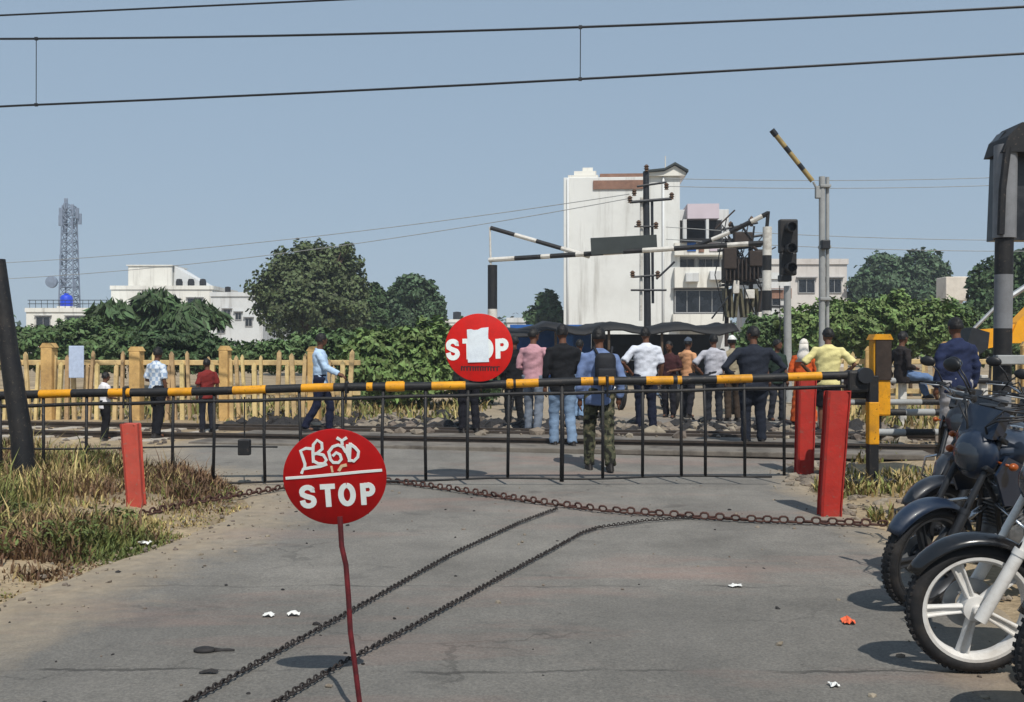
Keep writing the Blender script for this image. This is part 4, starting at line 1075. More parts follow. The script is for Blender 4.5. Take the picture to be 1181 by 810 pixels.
def motorcycle(label, loc, rz, lean, tankm, rimm, steer=0.0):
    root = thing('motorcycle', label, 'motorcycle', loc, rz, 'motorcycles parked at the right edge of the road')
    root.rotation_euler = (math.radians(lean), 0, rz)
    xf, xr, r = 1.28, 0.0, .30
    wheel(root, xf, rimm); wheel(root, xr, rimm)
    axle = Vector((xf, 0, r)); top = Vector((xf - .36, 0, 1.02)); fd = (top - axle).normalized()
    for s in (-1, 1):
        mb = MB(); o = Vector((0, s * .095, 0))
        mb.tube([axle + o - fd * .03, axle + o + fd * .30], .027, 14); mb.tube([axle + o + fd * .30, axle + o + fd * .33], .03, 14)
        mb.tube([axle + o + fd * .33, top + o], .018, 12)
        mb.build('fork_leg', M_wheelwhite if rimm is M_wheelwhite else M_darksteel, root, smooth=40)
    for q in range(5):                        # cables and hoses looping from the bars
        s_ = (-1, 1, -1, 1, 1)[q]; mb = MB(); h0 = top + fd * .03
        mb.tube([h0 + Vector((-.06, s_ * (.20 + .02 * q), .10)), h0 + Vector((.07 + .02 * q, s_ * .14, .13 - .02 * q)), h0 + Vector((.12, s_ * .06, .0)), h0 + Vector((.06, s_ * (.07 + .01 * q), -.20)), (axle + fd * .34 + Vector((.02, s_ * .10, 0))) if q < 2 else Vector((.78, s_ * .06, .66))], .006, 6); mb.build('cable', M_plastic, root, smooth=True)
    mb = MB(); mb.box(axle + fd * .58, (.07, .25, .03), 0, rot=rotm('Y', -26), bev=.008); mb.box(axle + fd * .76, (.07, .25, .03), 0, rot=rotm('Y', -26), bev=.008); mb.tube([axle + fd * .54, axle + fd * .82], .028, 12); mb.build('fork_clamp', M_darksteel, root)
    # front mudguard
    def guard(cx, rad, a0, a1, w, name, m):
        mb = MB(); n = 18; vs, fs = [], []
        for i in range(n + 1):
            a = math.radians(a0 + (a1 - a0) * i / n)
            for j in range(7):
                u = (j - 3) / 3; rr = rad - .035 * u * u; taper = 1 - .35 * abs(2 * i / n - 1) ** 3
                vs.append((cx + rr * math.cos(a), u * w * taper, r + rr * math.sin(a)))
        for i in range(n):
            for j in range(6): fs.append((i * 7 + j, i * 7 + j + 1, (i + 1) * 7 + j + 1, (i + 1) * 7 + j))
        mb.add(vs, fs); ob = mb.build(name, m, root, smooth=True)
        sd = ob.modifiers.new('t', 'SOLIDIFY'); sd.thickness = .005
    guard(xf, .345, 30, 158, .075, 'front_mudguard', tankm)
    guard(xr, .35, 25, 165, .085, 'rear_mudguard', M_plastic)
    # handlebar, grips, levers, mirrors
    hb = top + fd * .03
    mb = MB(); mb.tube([hb + Vector((-.16, -.37, .09)), hb + Vector((-.08, -.24, .10)), hb + Vector((0, -.10, .03)), hb + Vector((0, .10, .03)), hb + Vector((-.08, .24, .10)), hb + Vector((-.16, .37, .09))], .0115, 10); mb.build('handlebar', M_chrome, root, smooth=True)
    for s in (-1, 1):
        mb = MB(); mb.tube([hb + Vector((-.105, s * .28, .097)), hb + Vector((-.165, s * .385, .09))], .019, 10); mb.box(hb + Vector((-.085, s * .235, .098)), (.05, .07, .045), 0, bev=.012); mb.build('grip', M_plastic, root, smooth=40)
        mb = MB(); mb.tube([hb + Vector((-.05, s * .22, .09)), hb + Vector((-.03, s * .30, .085)), hb + Vector((-.09, s * .40, .08))], .006, 6); mb.build('brake_lever', M_steel, root, smooth=True)
        mb = MB(); mb.tube([hb + Vector((-.08, s * .22, .11)), hb + Vector((-.06, s * .27, .20)), hb + Vector((-.05, s * .33, .26))], .006, 8)
        mb.ball(hb + Vector((-.05, s * .36, .275)), (.022, .062, .042), 0, 16, 10); mm = mb.build('mirror', M_plastic, root, smooth=True)
        mg = MB(); mg.ball(hb + Vector((-.068, s * .36, .275)), (.006, .052, .034), 0, 14, 8); mg.build('mirror_glass', M_mirror, mm, smooth=True)
        mb = MB(); mb.tube([hb + Vector((.05, s * .10, -.19)), hb + Vector((.05, s * .19, -.19))], .008, 6); mb.ball(hb + Vector((.05, s * .21, -.19)), (.03, .022, .022), 0, 10, 8); mb.build('indicator', MATS['orange_lens'] if 'orange_lens' in MATS else mat('orange_lens', C(150, 74, 24), .3, .1, 10), root, smooth=True)
    # headlamp in a small fairing
    mb = MB(); mb.ball(hb + Vector((.09, 0, -.17)), (.10, .13, .14), 0, 18, 12); mb.prism([(.03, -.06), (.12, -.06), (.06, .10), (.0, .08)], -.11, .11, 0, c=hb); hl = mb.build('headlight', tankm, root, smooth=40)
    mb = MB(); mb.ball(hb + Vector((.14, 0, -.175)), (.055, .095, .10), 0, 18, 12); mb.build('lens', M_glasslamp, hl, smooth=True)
    mb = MB(); mb.lathe([(.001, 0), (.045, 0), (.05, .03), (.001, .035)], c=hb + Vector((-.02, -.05, .07)), n=20); mb.lathe([(.001, 0), (.045, 0), (.05, .03), (.001, .035)], c=hb + Vector((-.02, .055, .07)), n=20); mb.build('instrument_panel', M_plastic, root, smooth=40)
    # tank
    mb = MB(); X, Z = Vector((0, 1, 0)), Vector((0, 0, 1))
    mb.loft([(Vector((.93, 0, .86)), .03, .05, X, Z), (Vector((.90, 0, .865)), .10, .10, X, Z), (Vector((.80, 0, .885)), .150, .125, X, Z), (Vector((.66, 0, .885)), .158, .13, X, Z), (Vector((.52, 0, .855)), .125, .11, X, Z), (Vector((.42, 0, .82)), .085, .075, X, Z), (Vector((.38, 0, .80)), .05, .04, X, Z)], 22)
    tk = mb.build('fuel_tank', tankm, root, smooth=True)
    sb = tk.modifiers.new('s', 'SUBSURF'); sb.levels = sb.render_levels = 1
    mb = MB(); mb.lathe([(.001, .0), (.035, .0), (.035, .014), (.001, .016)], c=(.70, 0, 1.012), n=20); mb.build('filler_cap', M_chrome, tk, smooth=40)
    for s in (-1, 1):
        mb = MB(); mb.prism([(.62, .78), (.95, .90), (1.02, .80), (.92, .62), (.76, .62)], s * .15, s * .165); fixn(mb.build('tank_shroud', tankm, root))
        mb = MB(); mb.prism([(.02, .62), (.40, .58), (.46, .72), (.34, .80), (-.05, .80)], s * .10, s * .125); fixn(mb.build('side_panel', tankm, root))
        mb = MB(); mb.tube([(-.02, s * .13, .34), (.06, s * .125, .58)], .012, 8); zc = [Vector((-.015 + .07 * t / 26, s * .13, .37 + .2 * t / 26)) + Vector((math.cos(t * 1.5) * .026, math.sin(t * 1.5) * .026, 0)) for t in range(27)]; mb.tube(zc, .006, 6); mb.build('shock_absorber', M_chrome, root, smooth=True)
        mb = MB(); mb.tube([(.52, s * .10, .31), (.52, s * .27, .30)], .012, 8); mb.box((.52, s * .23, .305), (.03, .1, .03), 0, bev=.008); mb.build('footpeg', M_plastic, root)
        mb = MB(); mb.tube([(-.12, s * .09, .83), (-.36, s * .10, .87), (-.42, s * .04, .90), (-.42, 0, .90)], .011, 8); mb.build('grab_rail', M_chrome, root, smooth=True)
        mb = MB(); mb.tube([(-.34, s * .05, .68), (-.36, s * .14, .68)], .007, 6); mb.ball((-.36, s * .155, .68), (.03, .022, .022), 0, 10, 8); mb.build('indicator', MATS['orange_lens'], root, smooth=True)
    # seat
    mb = MB(); mb.loft([(Vector((.46, 0, .80)), .06, .03, X, Z), (Vector((.40, 0, .81)), .10, .045, X, Z), (Vector((.25, 0, .795)), .13, .05, X, Z), (Vector((.08, 0, .805)), .14, .052, X, Z), (Vector((-.02, 0, .83)), .135, .055, X, Z), (Vector((-.22, 0, .85)), .12, .05, X, Z), (Vector((-.32, 0, .86)), .07, .03, X, Z)], 20); mb.build('seat', M_seat, root, smooth=True)
    # tail
    mb = MB(); mb.prism([(-.05, .70), (-.38, .80), (-.46, .84), (-.40, .74), (-.15, .62)], -.085, .085); tl = fixn(mb.build('tail_cowl', tankm, root))
    mb = MB(); mb.box((-.45, 0, .795), (.03, .13, .07), 0, rot=rotm('Y', 20), bev=.01); mb.build('tail_light', M_tail, tl)
    mb = MB(); mb.box((-.44, 0, .60), (.008, .20, .14), 0, rot=rotm('Y', 18), bev=.003); mb.build('number_plate', M_white, root)
    # frame
    mb = MB(); hd = axle + fd * .62
    for s in (-1, 1):
        mb.tube([hd, Vector((.84, s * .05, .60)), Vector((.78, s * .09, .28)), Vector((.46, s * .10, .24)), Vector((.40, s * .10, .40)), Vector((.34, s * .10, .70))], .016, 8)
        mb.tube([Vector((.34, s * .10, .70)), Vector((.05, s * .11, .72)), Vector((-.34, s * .07, .78))], .013, 8)
        mb.tube([Vector((.42, s * .09, .33)), Vector((0, s * .10, r))], .019, 8)
    mb.tube([hd, Vector((.34, 0, .76))], .022, 8); mb.build('frame', M_plastic, root, smooth=True)
    # engine with cooling fins
    mb = MB(); mb.box((.60, 0, .36), (.34, .22, .22), 0, bev=.05); mb.lathe([(.001, -.15), (.075, -.15), (.09, -.12), (.09, .12), (.075, .15), (.001, .15)], axis='Y', n=24, c=(.53, 0, .36)); en = mb.build('engine', M_engine, root, smooth=40)
    mb = MB()
    for q in range(8): mb.box((.70 + .012 * q, 0, .46 + .024 * q), (.15, .17, .010), 0, rot=rotm('Y', 20), bev=.004)
    mb.box((.75, 0, .545), (.10, .11, .22), 0, rot=rotm('Y', 20), bev=.02); mb.build('cylinder', M_engine, en)
    # exhaust on the right (-y) side
    mb = MB(); mb.tube([(.82, -.03, .56), (.92, -.06, .48), (.90, -.10, .34), (.78, -.13, .24), (.50, -.15, .22), (.30, -.15, .26)], .020, 10); mb.tube([(.30, -.15, .26), (.26, -.152, .27), (-.05, -.16, .33), (-.32, -.165, .385), (-.34, -.165, .39)], [.024, .045, .05, .045, .03], 16); mb.build('exhaust', M_chrome, root, smooth=True)
    mb = MB(); mb.tube([(.46, .12, .25), (.38, .27, .02)], .010, 8); mb.build('side_stand', M_darksteel, root)
    mb = MB(); mb.tube([(.44, .11, .33), (.02, .11, .335), (.02, .11, .26), (.44, .11, .29)], .018, 8, closed=True); mb.build('chain_guard', M_plastic, root)
    mb = MB()
    for s in (-1, 1): mb.tube([(.86, s * .06, .60), (.86, s * .26, .52), (.84, s * .28, .36), (.80, s * .10, .30)], .011, 8)
    mb.build('crash_guard', M_chrome, root, smooth=True)
    return root
def place_moto(label, px, d, heading, lean, tm, rm):
    """px, d: where the front wheel stands; heading in degrees from +X"""
    a = math.radians(heading); x = (px - CX) / F * d
    loc = Vector((x - 1.28 * math.cos(a), d - 1.28 * math.sin(a), gz(x, d) + .006))
    return motorcycle(label, loc, a, lean, tm, rm)
place_moto('dark motorcycle with a white five spoke front wheel turned broadside, nearest the red post', 1120, 4.3, 177, -6, M_blacktank, M_wheelwhite)
place_moto('blue tanked motorcycle leaning over, its dark front wheel poking out left of the white wheel', 1060, 5.35, 204, -9, M_bluetank, M_wheeldark)
blk_ = place_moto('dark slate motorcycle farthest from the camera in the roadside cluster, below the navy jacket', 1082, 7.6, 234, -8, M_greytank, M_wheeldark)
place_moto('motorcycle of which only the front tyre edge shows at the bottom right corner', 1258, 3.62, 178, -7, M_blacktank, M_wheeldark)
def copy_moto(src, label, px, d, heading, lean, grp=None):
    c = copy_tree(src); a = math.radians(heading); x = (px - CX) / F * d
    c.location = (x - 1.28 * math.cos(a), d - 1.28 * math.sin(a), gz(x, d) + .006); c.rotation_euler = (math.radians(lean), 0, a); c['label'] = label
    if grp: c['group'] = grp
    return c
copy_moto(blk_, 'dark motorcycle squeezed into the middle of the cluster against the right edge', 1068, 6.3, 206, -10)
copy_moto(blk_, 'dark motorcycle behind the cluster with its mirrors beside the striped post', 1169, 7.6, 236, -7)
g2 = 'motorcycles waiting across the tracks'
copy_moto(blk_, 'dark motorcycle waiting across the tracks between the STOP sign and the pink shirt', 588, 20.5, 262, -3, g2)
copy_moto(blk_, 'dark motorcycle waiting across the tracks under the stall, right of the white shirt', 778, 21.0, 272, -3, g2)
copy_moto(blk_, 'dark motorcycle waiting across the tracks behind the broad charcoal clothed person', 846, 20.0, 250, -3, g2)
copy_moto(blk_, 'dark motorcycle waiting across the tracks left of the white shirt', 716, 21.5, 280, -3, g2)

# ------------------------------------------------------------------ fences
def fence(name, label, pa, pb, hgt, nposts, seed, gap=.21):
    """pa, pb: ground ends"""
    pa, pb = Vector(pa), Vector(pb); rn = random.Random(seed)
    root = thing(name, label, 'fence', pa, math.atan2(pb.y - pa.y, pb.x - pa.x), 'cream concrete fences along the track')
    L = (pb - pa).length
    mb = MB(); n = int(L / gap)
    for i in range(n):
        x = gap * (i + .5) + rn.uniform(-.03, .03); h = hgt * rn.uniform(.76, .99); w = rn.uniform(.05, .085); t = rn.uniform(-.07, .07)
        if rn.random() < .09: continue
        mb.prism([(x - w / 2, -.1), (x + w / 2, -.1), (x + w / 2 + t * h, h - .06), (x + t * h, h), (x - w / 2 + t * h, h - .06)], -.03, .03)
    fixn(mb.build('picket_panel', M_fence, root))
    for z in (.38, .80):
        mb = MB(); mb.box((L / 2, .062, hgt * z), (L, .055, .10), 0, bev=.01); mb.build('fence_rail', M_fence, root)
    for i in range(nposts):
        x = L * (i + .5) / nposts; mb = MB(); w = rn.uniform(.16, .23); h = hgt * rn.uniform(.95, 1.02)
        mb.box((x, -.02, h / 2 - .1), (w, .24, h + .2), 0, bev=.02); mb.prism([(-w / 2 - .02, 0), (w / 2 + .02, 0), (w / 2 - .04, .09), (-w / 2 + .04, .09)], -.14, .10, c=(x, 0, h)); mb.build('fence_post', M_fencey, root)
def gp(px, d): x = (px - CX) / F * d; return Vector((x, d, gz(x, d)))
fence('picket_fence', 'long cream picket fence with ochre posts behind the left end of the boom', gp(-190, 18.9), gp(415, 18.3), 1.38, 6, 4, .155)
fence('picket_fence', 'cream picket fence with ochre posts behind the motorcycles and the seated person', gp(962, 19.4), gp(1330, 17.6), 1.40, 4, 6, .155)
# paper bill pasted on a fence post
mb = MB(); q = gp(89, 18.62); mb.box((0, 0, 0), (.29, .03, .62), 0, bev=.012); o = tag(mb.build('cloth_bundle', ck('washed_blue_cloth', (176, 190, 214))), 'pale blue cloth hanging on the ochre fence post at far left', 'cloth'); o.location = q + Vector((.1, -.25, 1.12))

# black and white guard rail with the seated person
gr = thing('guard_rail', 'black and white painted low guard rail behind the yellow winch housing', 'guard rail', gp(1030, 17.0))
M_bw = None
def banded(mb, a, b, r, n, seg, mats2=(0, 1)):
    a, b = Vector(a), Vector(b)
    for i in range(seg): mb.tube([a.lerp(b, i / seg), a.lerp(b, (i + 1) / seg)], r, n, mats2[i % 2])
for z in (.80, .42):
    mb = MB(); banded(mb, (-1.3, 0, z), (1.7, 0, z), .055, 10, 6 if z > .6 else 5, (1, 0)); mb.build('rail_bar', [M_black, M_greypole], gr, smooth=40)
for x in (-1.25, .2, 1.65):
    mb = MB(); mb.box((x, .08, .4), (.12, .10, 1.0), 0, bev=.01); mb.build('rail_post', M_white, gr)
gr2 = thing('guard_rail', 'low black and white rail on short posts beside the track right of the pivot post', 'guard rail', gp(1055, 13.4))
for z in (.50, .22):
    mb = MB(); banded(mb, (-.55, 0, z), (1.5, 0, z), .05, 10, 5, (0, 1) if z > .4 else (1, 0)); mb.build('rail_bar', [M_black, M_greypole], gr2, smooth=40)
for x in (-.5, .5, 1.45):
    mb = MB(); mb.box((x, .08, .25), (.10, .09, .70), 0, bev=.01); mb.build('rail_post', M_black, gr2)

# ------------------------------------------------------------------ striped mast with hooded signal at the right edge
D = 9.2; mast = thing('striped_mast', 'black and white striped post at the right edge carrying a big dark hooded box', 'signal post', gp(1157, D))
def lm(px, py, o=0.0): return P(px, py, D) - mast.location + Vector((0, o, 0))
cutsm = [(168, 1), (275, 0), (317, 1), (379, 0), (412, 1), (420, 0), (442, 1), (500, 0), (540, 1), (600, 0)]
mb = MB(); ys_ = [168, 275, 317, 379, 410, 422, 452, 500, 540, 595]; cs_ = [1, 0, 1, 0, 1, 0, 1, 0, 1]
for a, b, c in zip(ys_[:-1], ys_[1:], cs_):
    f = lambda py: lm(1160 - (py - 168) * .016, py)
    mb.tube([f(a), f(b)], .083 if a > 170 else .105, 16, c)
mb.build('post', [M_black, mat('dim_grey_paint', C(120, 122, 126), .7, .15, 5, .1, dirt=C(70, 68, 66))], mast, smooth=40)
mb = MB(); mb.prism([(0, 0), (.9, 0), (.9, 1.06), (.10, 1.06), (.04, .98)], .09, .24, c=lm(1152, 276)); fixn(mb.build('signal_box', M_hood, mast))
mb = MB(); mb.prism([(-.02, 0), (.9, 0), (.9, .30), (.16, .28), (.03, .15)], -.12, .26, c=lm(1152, 178)); fixn(mb.build('hood', M_black, mast))
mb = MB(); mb.tube([lm(1148, 272, -.1), lm(1150, 220, -.1), lm(1156, 172, -.1)], .035, 8); mb.build('bracket', M_black, mast)
mb = MB(); mb.box(lm(1166, 415, -.12), (.40, .05, .09), 0, bev=.01); mb.build('cross_bracket', M_greypole, mast)

# ------------------------------------------------------------------ colour light signal
D = 25.0; sg = thing('railway_signal', 'black two lamp railway signal head on a pale grey post', 'railway signal', gp(909, D))
def ls(px, py, o=0.0, D_=D): return P(px, py, D_) - sg.location + Vector((0, o, 0))
mb = MB(); mb.tube([ls(909, 470), ls(908, 330)], [.11, .09], 14); mb.build('post', M_greypole, sg, smooth=40)
mb = MB(); mb.box(ls(908, 273, -.05), (.48, .22, .88), 0, bev=.04); mb.box(ls(908, 305, -.05), (.42, .22, .60), 0, bev=.04); hd = mb.build('signal_head', M_black, sg)
for py in (264, 288, 310):
    m2 = MB(); c = ls(908, py, -.17); m2.lathe([(.10, 0), (.13, 0), (.13, -.28), (.115, -.28), (.115, -.01)], axis='Y', n=20, c=c); m2.build('lamp_visor', M_black, hd, smooth=40)
    m2 = MB(); m2.ball(c + Vector((0, -.02, 0)), (.10, .03, .10), 0, 14, 8); m2.build('lamp', M_glasslamp if py < 300 else M_dark, hd, smooth=True)
mb = MB(); mb.box(ls(905, 321, 0), (.30, .3, .18), 0, bev=.03); mb.tube([ls(898, 330, -.1), ls(899, 440, -.1)], .012, 6); mb.build('junction_box', M_darksteel, sg)

# ------------------------------------------------------------------ tall grey double pole with slanted arm
D = 23.0; tp_ = thing('grey_pole', 'tall grey twin pole with a slanted dull brass arm rising to the left', 'pole', gp(951, D))
def lt_(px, py, o=0.0): return P(px, py, D) - tp_.location + Vector((0, o, 0))
mb = MB(); mb.tube([lt_(948, 475), lt_(948, 204)], .075, 12); mb.tube([lt_(955, 475, .05), lt_(955, 204, .05)], .045, 10)
for py in (215, 285, 345): mb.box(lt_(951, py), (.26, .2, .07), 0, bev=.01)
mb.build('post', M_greypole, tp_, smooth=40)
mb = MB(); n = 9
for i in range(n): mb.tube([lt_(890 + 47 * i / n, 150 + 59 * i / n), lt_(890 + 47 * (i + 1) / n, 150 + 59 * (i + 1) / n)], .058 if i else .07, 10, 1 if i in (0, 3, 6) else 0)
mb.build('slanted_arm', [M_armgold, M_darksteel], tp_, smooth=40)
mb = MB(); mb.tube([lt_(938, 210), lt_(948, 230)], .03, 8); mb.box(lt_(944, 222), (.16, .12, .3), 0, bev=.02); mb.build('arm_bracket', M_greypole, tp_)
mb = MB(); mb.box(lt_(950, 283, -.1), (.2, .2, .22), 0, bev=.02); mb.build('clamp_box', M_darksteel, tp_)

# ------------------------------------------------------------------ height gauge portal
DL, DR = 34.0, 31.0
hg = thing('height_gauge', 'black and white banded height gauge portal spanning the road beyond the tracks', 'height gauge', gp(568, DL))
def lh(px, py):
    D_ = DL + (DR - DL) * (px - 568) / (884 - 568); return P(px, py, D_) - hg.location
def bandp(name, a, b, r, cuts_, n=8, parts=None):
    mb = MB()
    for i in range(len(cuts_) - 1):
        t0, t1 = cuts_[i][0], cuts_[i + 1][0]; mb.tube([a.lerp(b, t0), a.lerp(b, t1)], r, n, cuts_[i][1])
    return mb.build(name, [M_black, M_white], hg, smooth=40)
bandp('post', lh(568, 455), lh(568, 306), .17, [(0, 0), (.3, 1), (.65, 1), (.66, 0), (1, 0)], 12)
bandp('post', lh(883, 455), lh(885, 262), .15, [(0, 0), (.25, 1), (.50, 0), (.62, 1), (.74, 0), (.83, 1), (1, 0)], 12)
bandp('post_extension', lh(566, 306), lh(565, 262), .035, [(0, 1), (1, 1)])
bandp('post_extension', lh(883, 280), lh(886, 244), .06, [(0, 1), (.3, 0), (1, 0)])
bandp('cross_beam', lh(564, 300), lh(888, 280), .085, [(0, 1), (.10, 0), (.20, 1), (.235, 0), (.33, 1), (.36, 0), (.43, 1), (.50, 0), (.57, 1), (.68, 0), (.86, 1), (.93, 0), (1, 0)])
bandp('stay', lh(566, 263), lh(680, 296), .075, [(0, 0), (.25, 1), (.47, 0), (.72, 1), (1, 1)])
bandp('stay', lh(886, 246), lh(842, 268), .08, [(0, 0), (.15, 1), (.35, 1), (.45, 0), (1, 0)])
bandp('stay', lh(842, 268), lh(800, 285), .07, [(0, 1), (.5, 0), (1, 0)])
mb = MB(); a = lh(682, 286); b = lh(757, 282); c = (a + b) / 2; mb.box(c + Vector((0, -.12, .03)), ((b - a).length, .04, .58), 0, rot=Matrix.Rotation(-math.atan2(-(b.z - a.z), b.x - a.x), 3, 'Y') if False else rotm('Y', -3), bev=.01); mb.build('notice_board', M_board, hg)
# ------------------------------------------------------------------ utility pole with crossarms
D = 41.0; up_ = thing('utility_pole', 'tall dark twin utility pole with insulator crossarms in front of the white building', 'utility pole', gp(746, D))
def lu(px, py, o=0.0): return P(px, py, D) - up_.location + Vector((0, o, 0))
mb = MB(); mb.tube([lu(747, 400), lu(745, 198)], [.16, .13], 12); mb.build('post', M_darksteel, up_, smooth=40)
mb = MB(); mb.tube([lu(739, 370), lu(740, 228)], .07, 8); mb.build('post', M_white, up_, smooth=40)
mb = MB(); mb.tube([lu(753, 350), lu(752, 230)], .06, 8); mb.build('post', M_darksteel, up_, smooth=40)
for (x0, y0, x1, y1, r) in ((726, 234, 774, 230, .07), (727, 335, 768, 335, .05), (729, 320, 757, 318, .05), (731, 262, 757, 262, .04), (734, 216, 768, 211, .05)):
    mb = MB(); mb.tube([lu(x0, y0, -.15), lu(x1, y1, -.15)], r, 6); mb.build('crossarm', M_darksteel, up_)
for (x, y) in ((726, 230), (774, 226), (731, 222), (768, 215), (736, 258), (756, 260), (729, 316), (758, 316), (745, 194)):
    mb = MB(); mb.lathe([(.001, 0), (.10, .02), (.06, .08), (.12, .12), (.07, .18), (.12, .22), (.05, .30), (.001, .32)], c=lu(x, y + 5, -.15), n=10); mb.build('insulator', M_insul, up_, smooth=40)
mb = MB(); mb.tube([lu(757, 322), lu(772, 308), lu(778, 302)], .05, 6); mb.build('stay', M_darksteel, up_)
# ------------------------------------------------------------------ transformer structure
D = 37.0; tr_ = thing('transformer', 'rusty pole mounted transformer cluttered with switchgear left of the signal', 'transformer', gp(855, D))
def lf(px, py, o=0.0): return P(px, py, D) - tr_.location + Vector((0, o, 0))
for px in (838, 866):
    mb = MB(); mb.box((lf(px, 400) + lf(px, 285)) / 2, (.14, .14, (400 - 285) / F * D), 0, bev=.01); mb.build('post', M_rust, tr_)
mb = MB(); mb.box(lf(852, 312), (1.2, .8, .95), 0, bev=.05)
for q in range(9): mb.box(lf(834 + q * 4.5, 312, -.48), (.05, .22, .75), 0)
mb.build('tank', M_rust, tr_)
mb = MB()
for q in range(7): mb.box(lf(836 + q * 6, 350, -.1), (.09, .5, 1.1), 0, rot=rotm('Y', (q % 3 - 1) * 6))
mb.build('radiator', mat('lichen_steel', C(96, 92, 72), .9, .4, 5, .3, dirt=C(50, 40, 34), dirt_amt=.7), tr_)
for (x, y) in ((836, 292), (850, 288), (864, 290), (842, 268), (866, 262)):
    mb = MB(); mb.lathe([(.001, 0), (.08, .02), (.05, .1), (.11, .14), (.06, .22), (.11, .26), (.05, .38), (.001, .42)], c=lf(x, y, -.1), n=10); mb.build('bushing', M_insul, tr_, smooth=40)
for (a, b, r) in (((826, 290), (876, 284), .07), ((828, 330), (878, 326), .06), ((830, 266), (872, 258), .05), ((842, 258), (850, 300), .05), ((868, 262), (860, 330), .04)):
    mb = MB(); mb.tube([lf(*a, -.25), lf(*b, -.25)], r, 6); mb.build('crossarm', M_darksteel, tr_)
mb = MB(); mb.box(lf(879, 305, -.2), (.45, .3, 1.1), 0, bev=.03); mb.box(lf(880, 348, -.2), (.5, .35, .8), 0, bev=.03); mb.build('switch_box', M_darksteel, tr_)
for c_, s_ in ((lf(862, 340, -.35), (.35, .2, .35)), (lf(846, 332, -.35), (.25, .2, .5)), (lf(877, 368, -.3), (.4, .2, .5))):
    mb = MB(); mb.box(c_, s_, 0, bev=.03); mb.build('fuse_box', M_white, tr_)

rn = random.Random(31)
for q in range(9):
    a_ = lf(rn.uniform(822, 884), rn.uniform(252, 372), rn.uniform(-.7, .3)); L2 = rn.uniform(.5, 1.5); t_ = rn.uniform(0, 6.3)
    mb = MB(); mb.tube([a_, a_ + Vector((math.cos(t_) * L2, 0, math.sin(t_) * L2 * .8))], rn.uniform(.03, .065), 6); mb.build('brace', M_darksteel if q % 3 else M_rust, tr_)
for q in range(12):
    a_ = lf(rn.uniform(826, 882), rn.uniform(252, 300), -.3); b_ = lf(rn.uniform(826, 884), rn.uniform(300, 372), -.35); m_ = a_.lerp(b_, .5) + Vector((rn.uniform(-.5, .5), -.2, -.35))
    mb = MB(); mb.tube([a_, a_.lerp(m_, .6), m_, m_.lerp(b_, .6), b_], .022, 5); mb.build('cable', M_plastic, tr_, smooth=True)
mb = MB(); mb.box(lf(838, 300, -.5), (.5, .3, .8), 0, bev=.04); mb.box(lf(868, 300, -.5), (.55, .3, .6), 0, bev=.04); mb.box(lf(853, 276, -.5), (.7, .3, .4), 0, bev=.04); mb.build('switch_box', M_rust, tr_)
# ------------------------------------------------------------------ roadside stall under black tarpaulin
D = 36.0; st = thing('roadside_stall', 'low roadside stall under a sagging black tarpaulin roof with blue sheets', 'stall', gp(700, D))
def lst(px, py, o=0.0): return P(px, py, D) - st.location + Vector((0, o, 0))
mb = MB(); rn = random.Random(9); nx, ny = 26, 7; vs, fs = [], []
for j in range(ny):
    for i in range(nx):
        x = 575 + (845 - 575) * i / (nx - 1); yb = 376 + 3 * math.sin(i * .9) + (3 if i < 5 else 0) + rn.uniform(-1, 1) + (5 if 12 < i < 20 and j > 3 else 0)
        vs.append(lst(x, yb + (7 if j == 0 else 0) - j * .9, j * .7 - 1))
for j in range(ny - 1):
    for i in range(nx - 1): fs.append((j * nx + i, j * nx + i + 1, (j + 1) * nx + i + 1, (j + 1) * nx + i))
mb.add(vs, fs); ob = mb.build('tarpaulin_roof', M_tarp, st, smooth=True); sm = ob.modifiers.new('t', 'SOLIDIFY'); sm.thickness = .06
for px in (580, 640, 700, 760, 840):
    mb = MB(); mb.tube([lst(px, 452, -.7), lst(px, 380, -.7)], .05, 8); mb.build('stall_post', M_wood, st)
mb = MB(); a = lst(588, 372, 3.2); b = lst(690, 440, 3.2); mb.box((a + b) / 2, (b.x - a.x, .06, a.z - b.z), 0); mb.build('blue_sheet', M_bluetarp, st)
mb = MB(); a = lst(690, 384, 3.2); b = lst(845, 440, 3.2); mb.box((a + b) / 2, (b.x - a.x - .02, .06, a.z - b.z), 0); mb.build('back_sheet', M_tarp, st)
mb = MB(); a = lst(600, 408, 1); b = lst(680, 440, 1); mb.box((a + b) / 2, (b.x - a.x, .8, a.z - b.z), 0, bev=.03); mb.box(lst(655, 395, .9), (.5, .4, .6), 0, bev=.05); mb.build('counter', M_bluetarp, st)
TINT = (2.19, 2.72, 3.26)
HAZE = 0.0009
# ------------------------------------------------------------------ buildings
def window(parent, c, w, h, glass=M_glass, frame=M_frame, bars=1):
    f = MB(); t = .07
    x, y, z = c
    for s in (-1, 1):
        f.box((x + s * (w / 2 - t / 2), y - .03, z), (t, .10, h), 0); f.box((x, y - .03, z + s * (h / 2 - t / 2)), (w - 2 * t - .004, .10, t), 0)
    for b in range(bars): f.box((x - w / 2 + w * (b + 1) / (bars + 1), y - .03, z), (.04, .08, h - 2 * t - .004), 0)
    f.box((x, y - .12, z + h / 2 + .10), (w + .3, .30, .07), 0)
    fo = f.build('window', frame, parent)
    g = MB(); g.box((x, y - .012, z), (w - .1, .03, h - .1), 0); g.build('pane', glass, fo)
    return fo

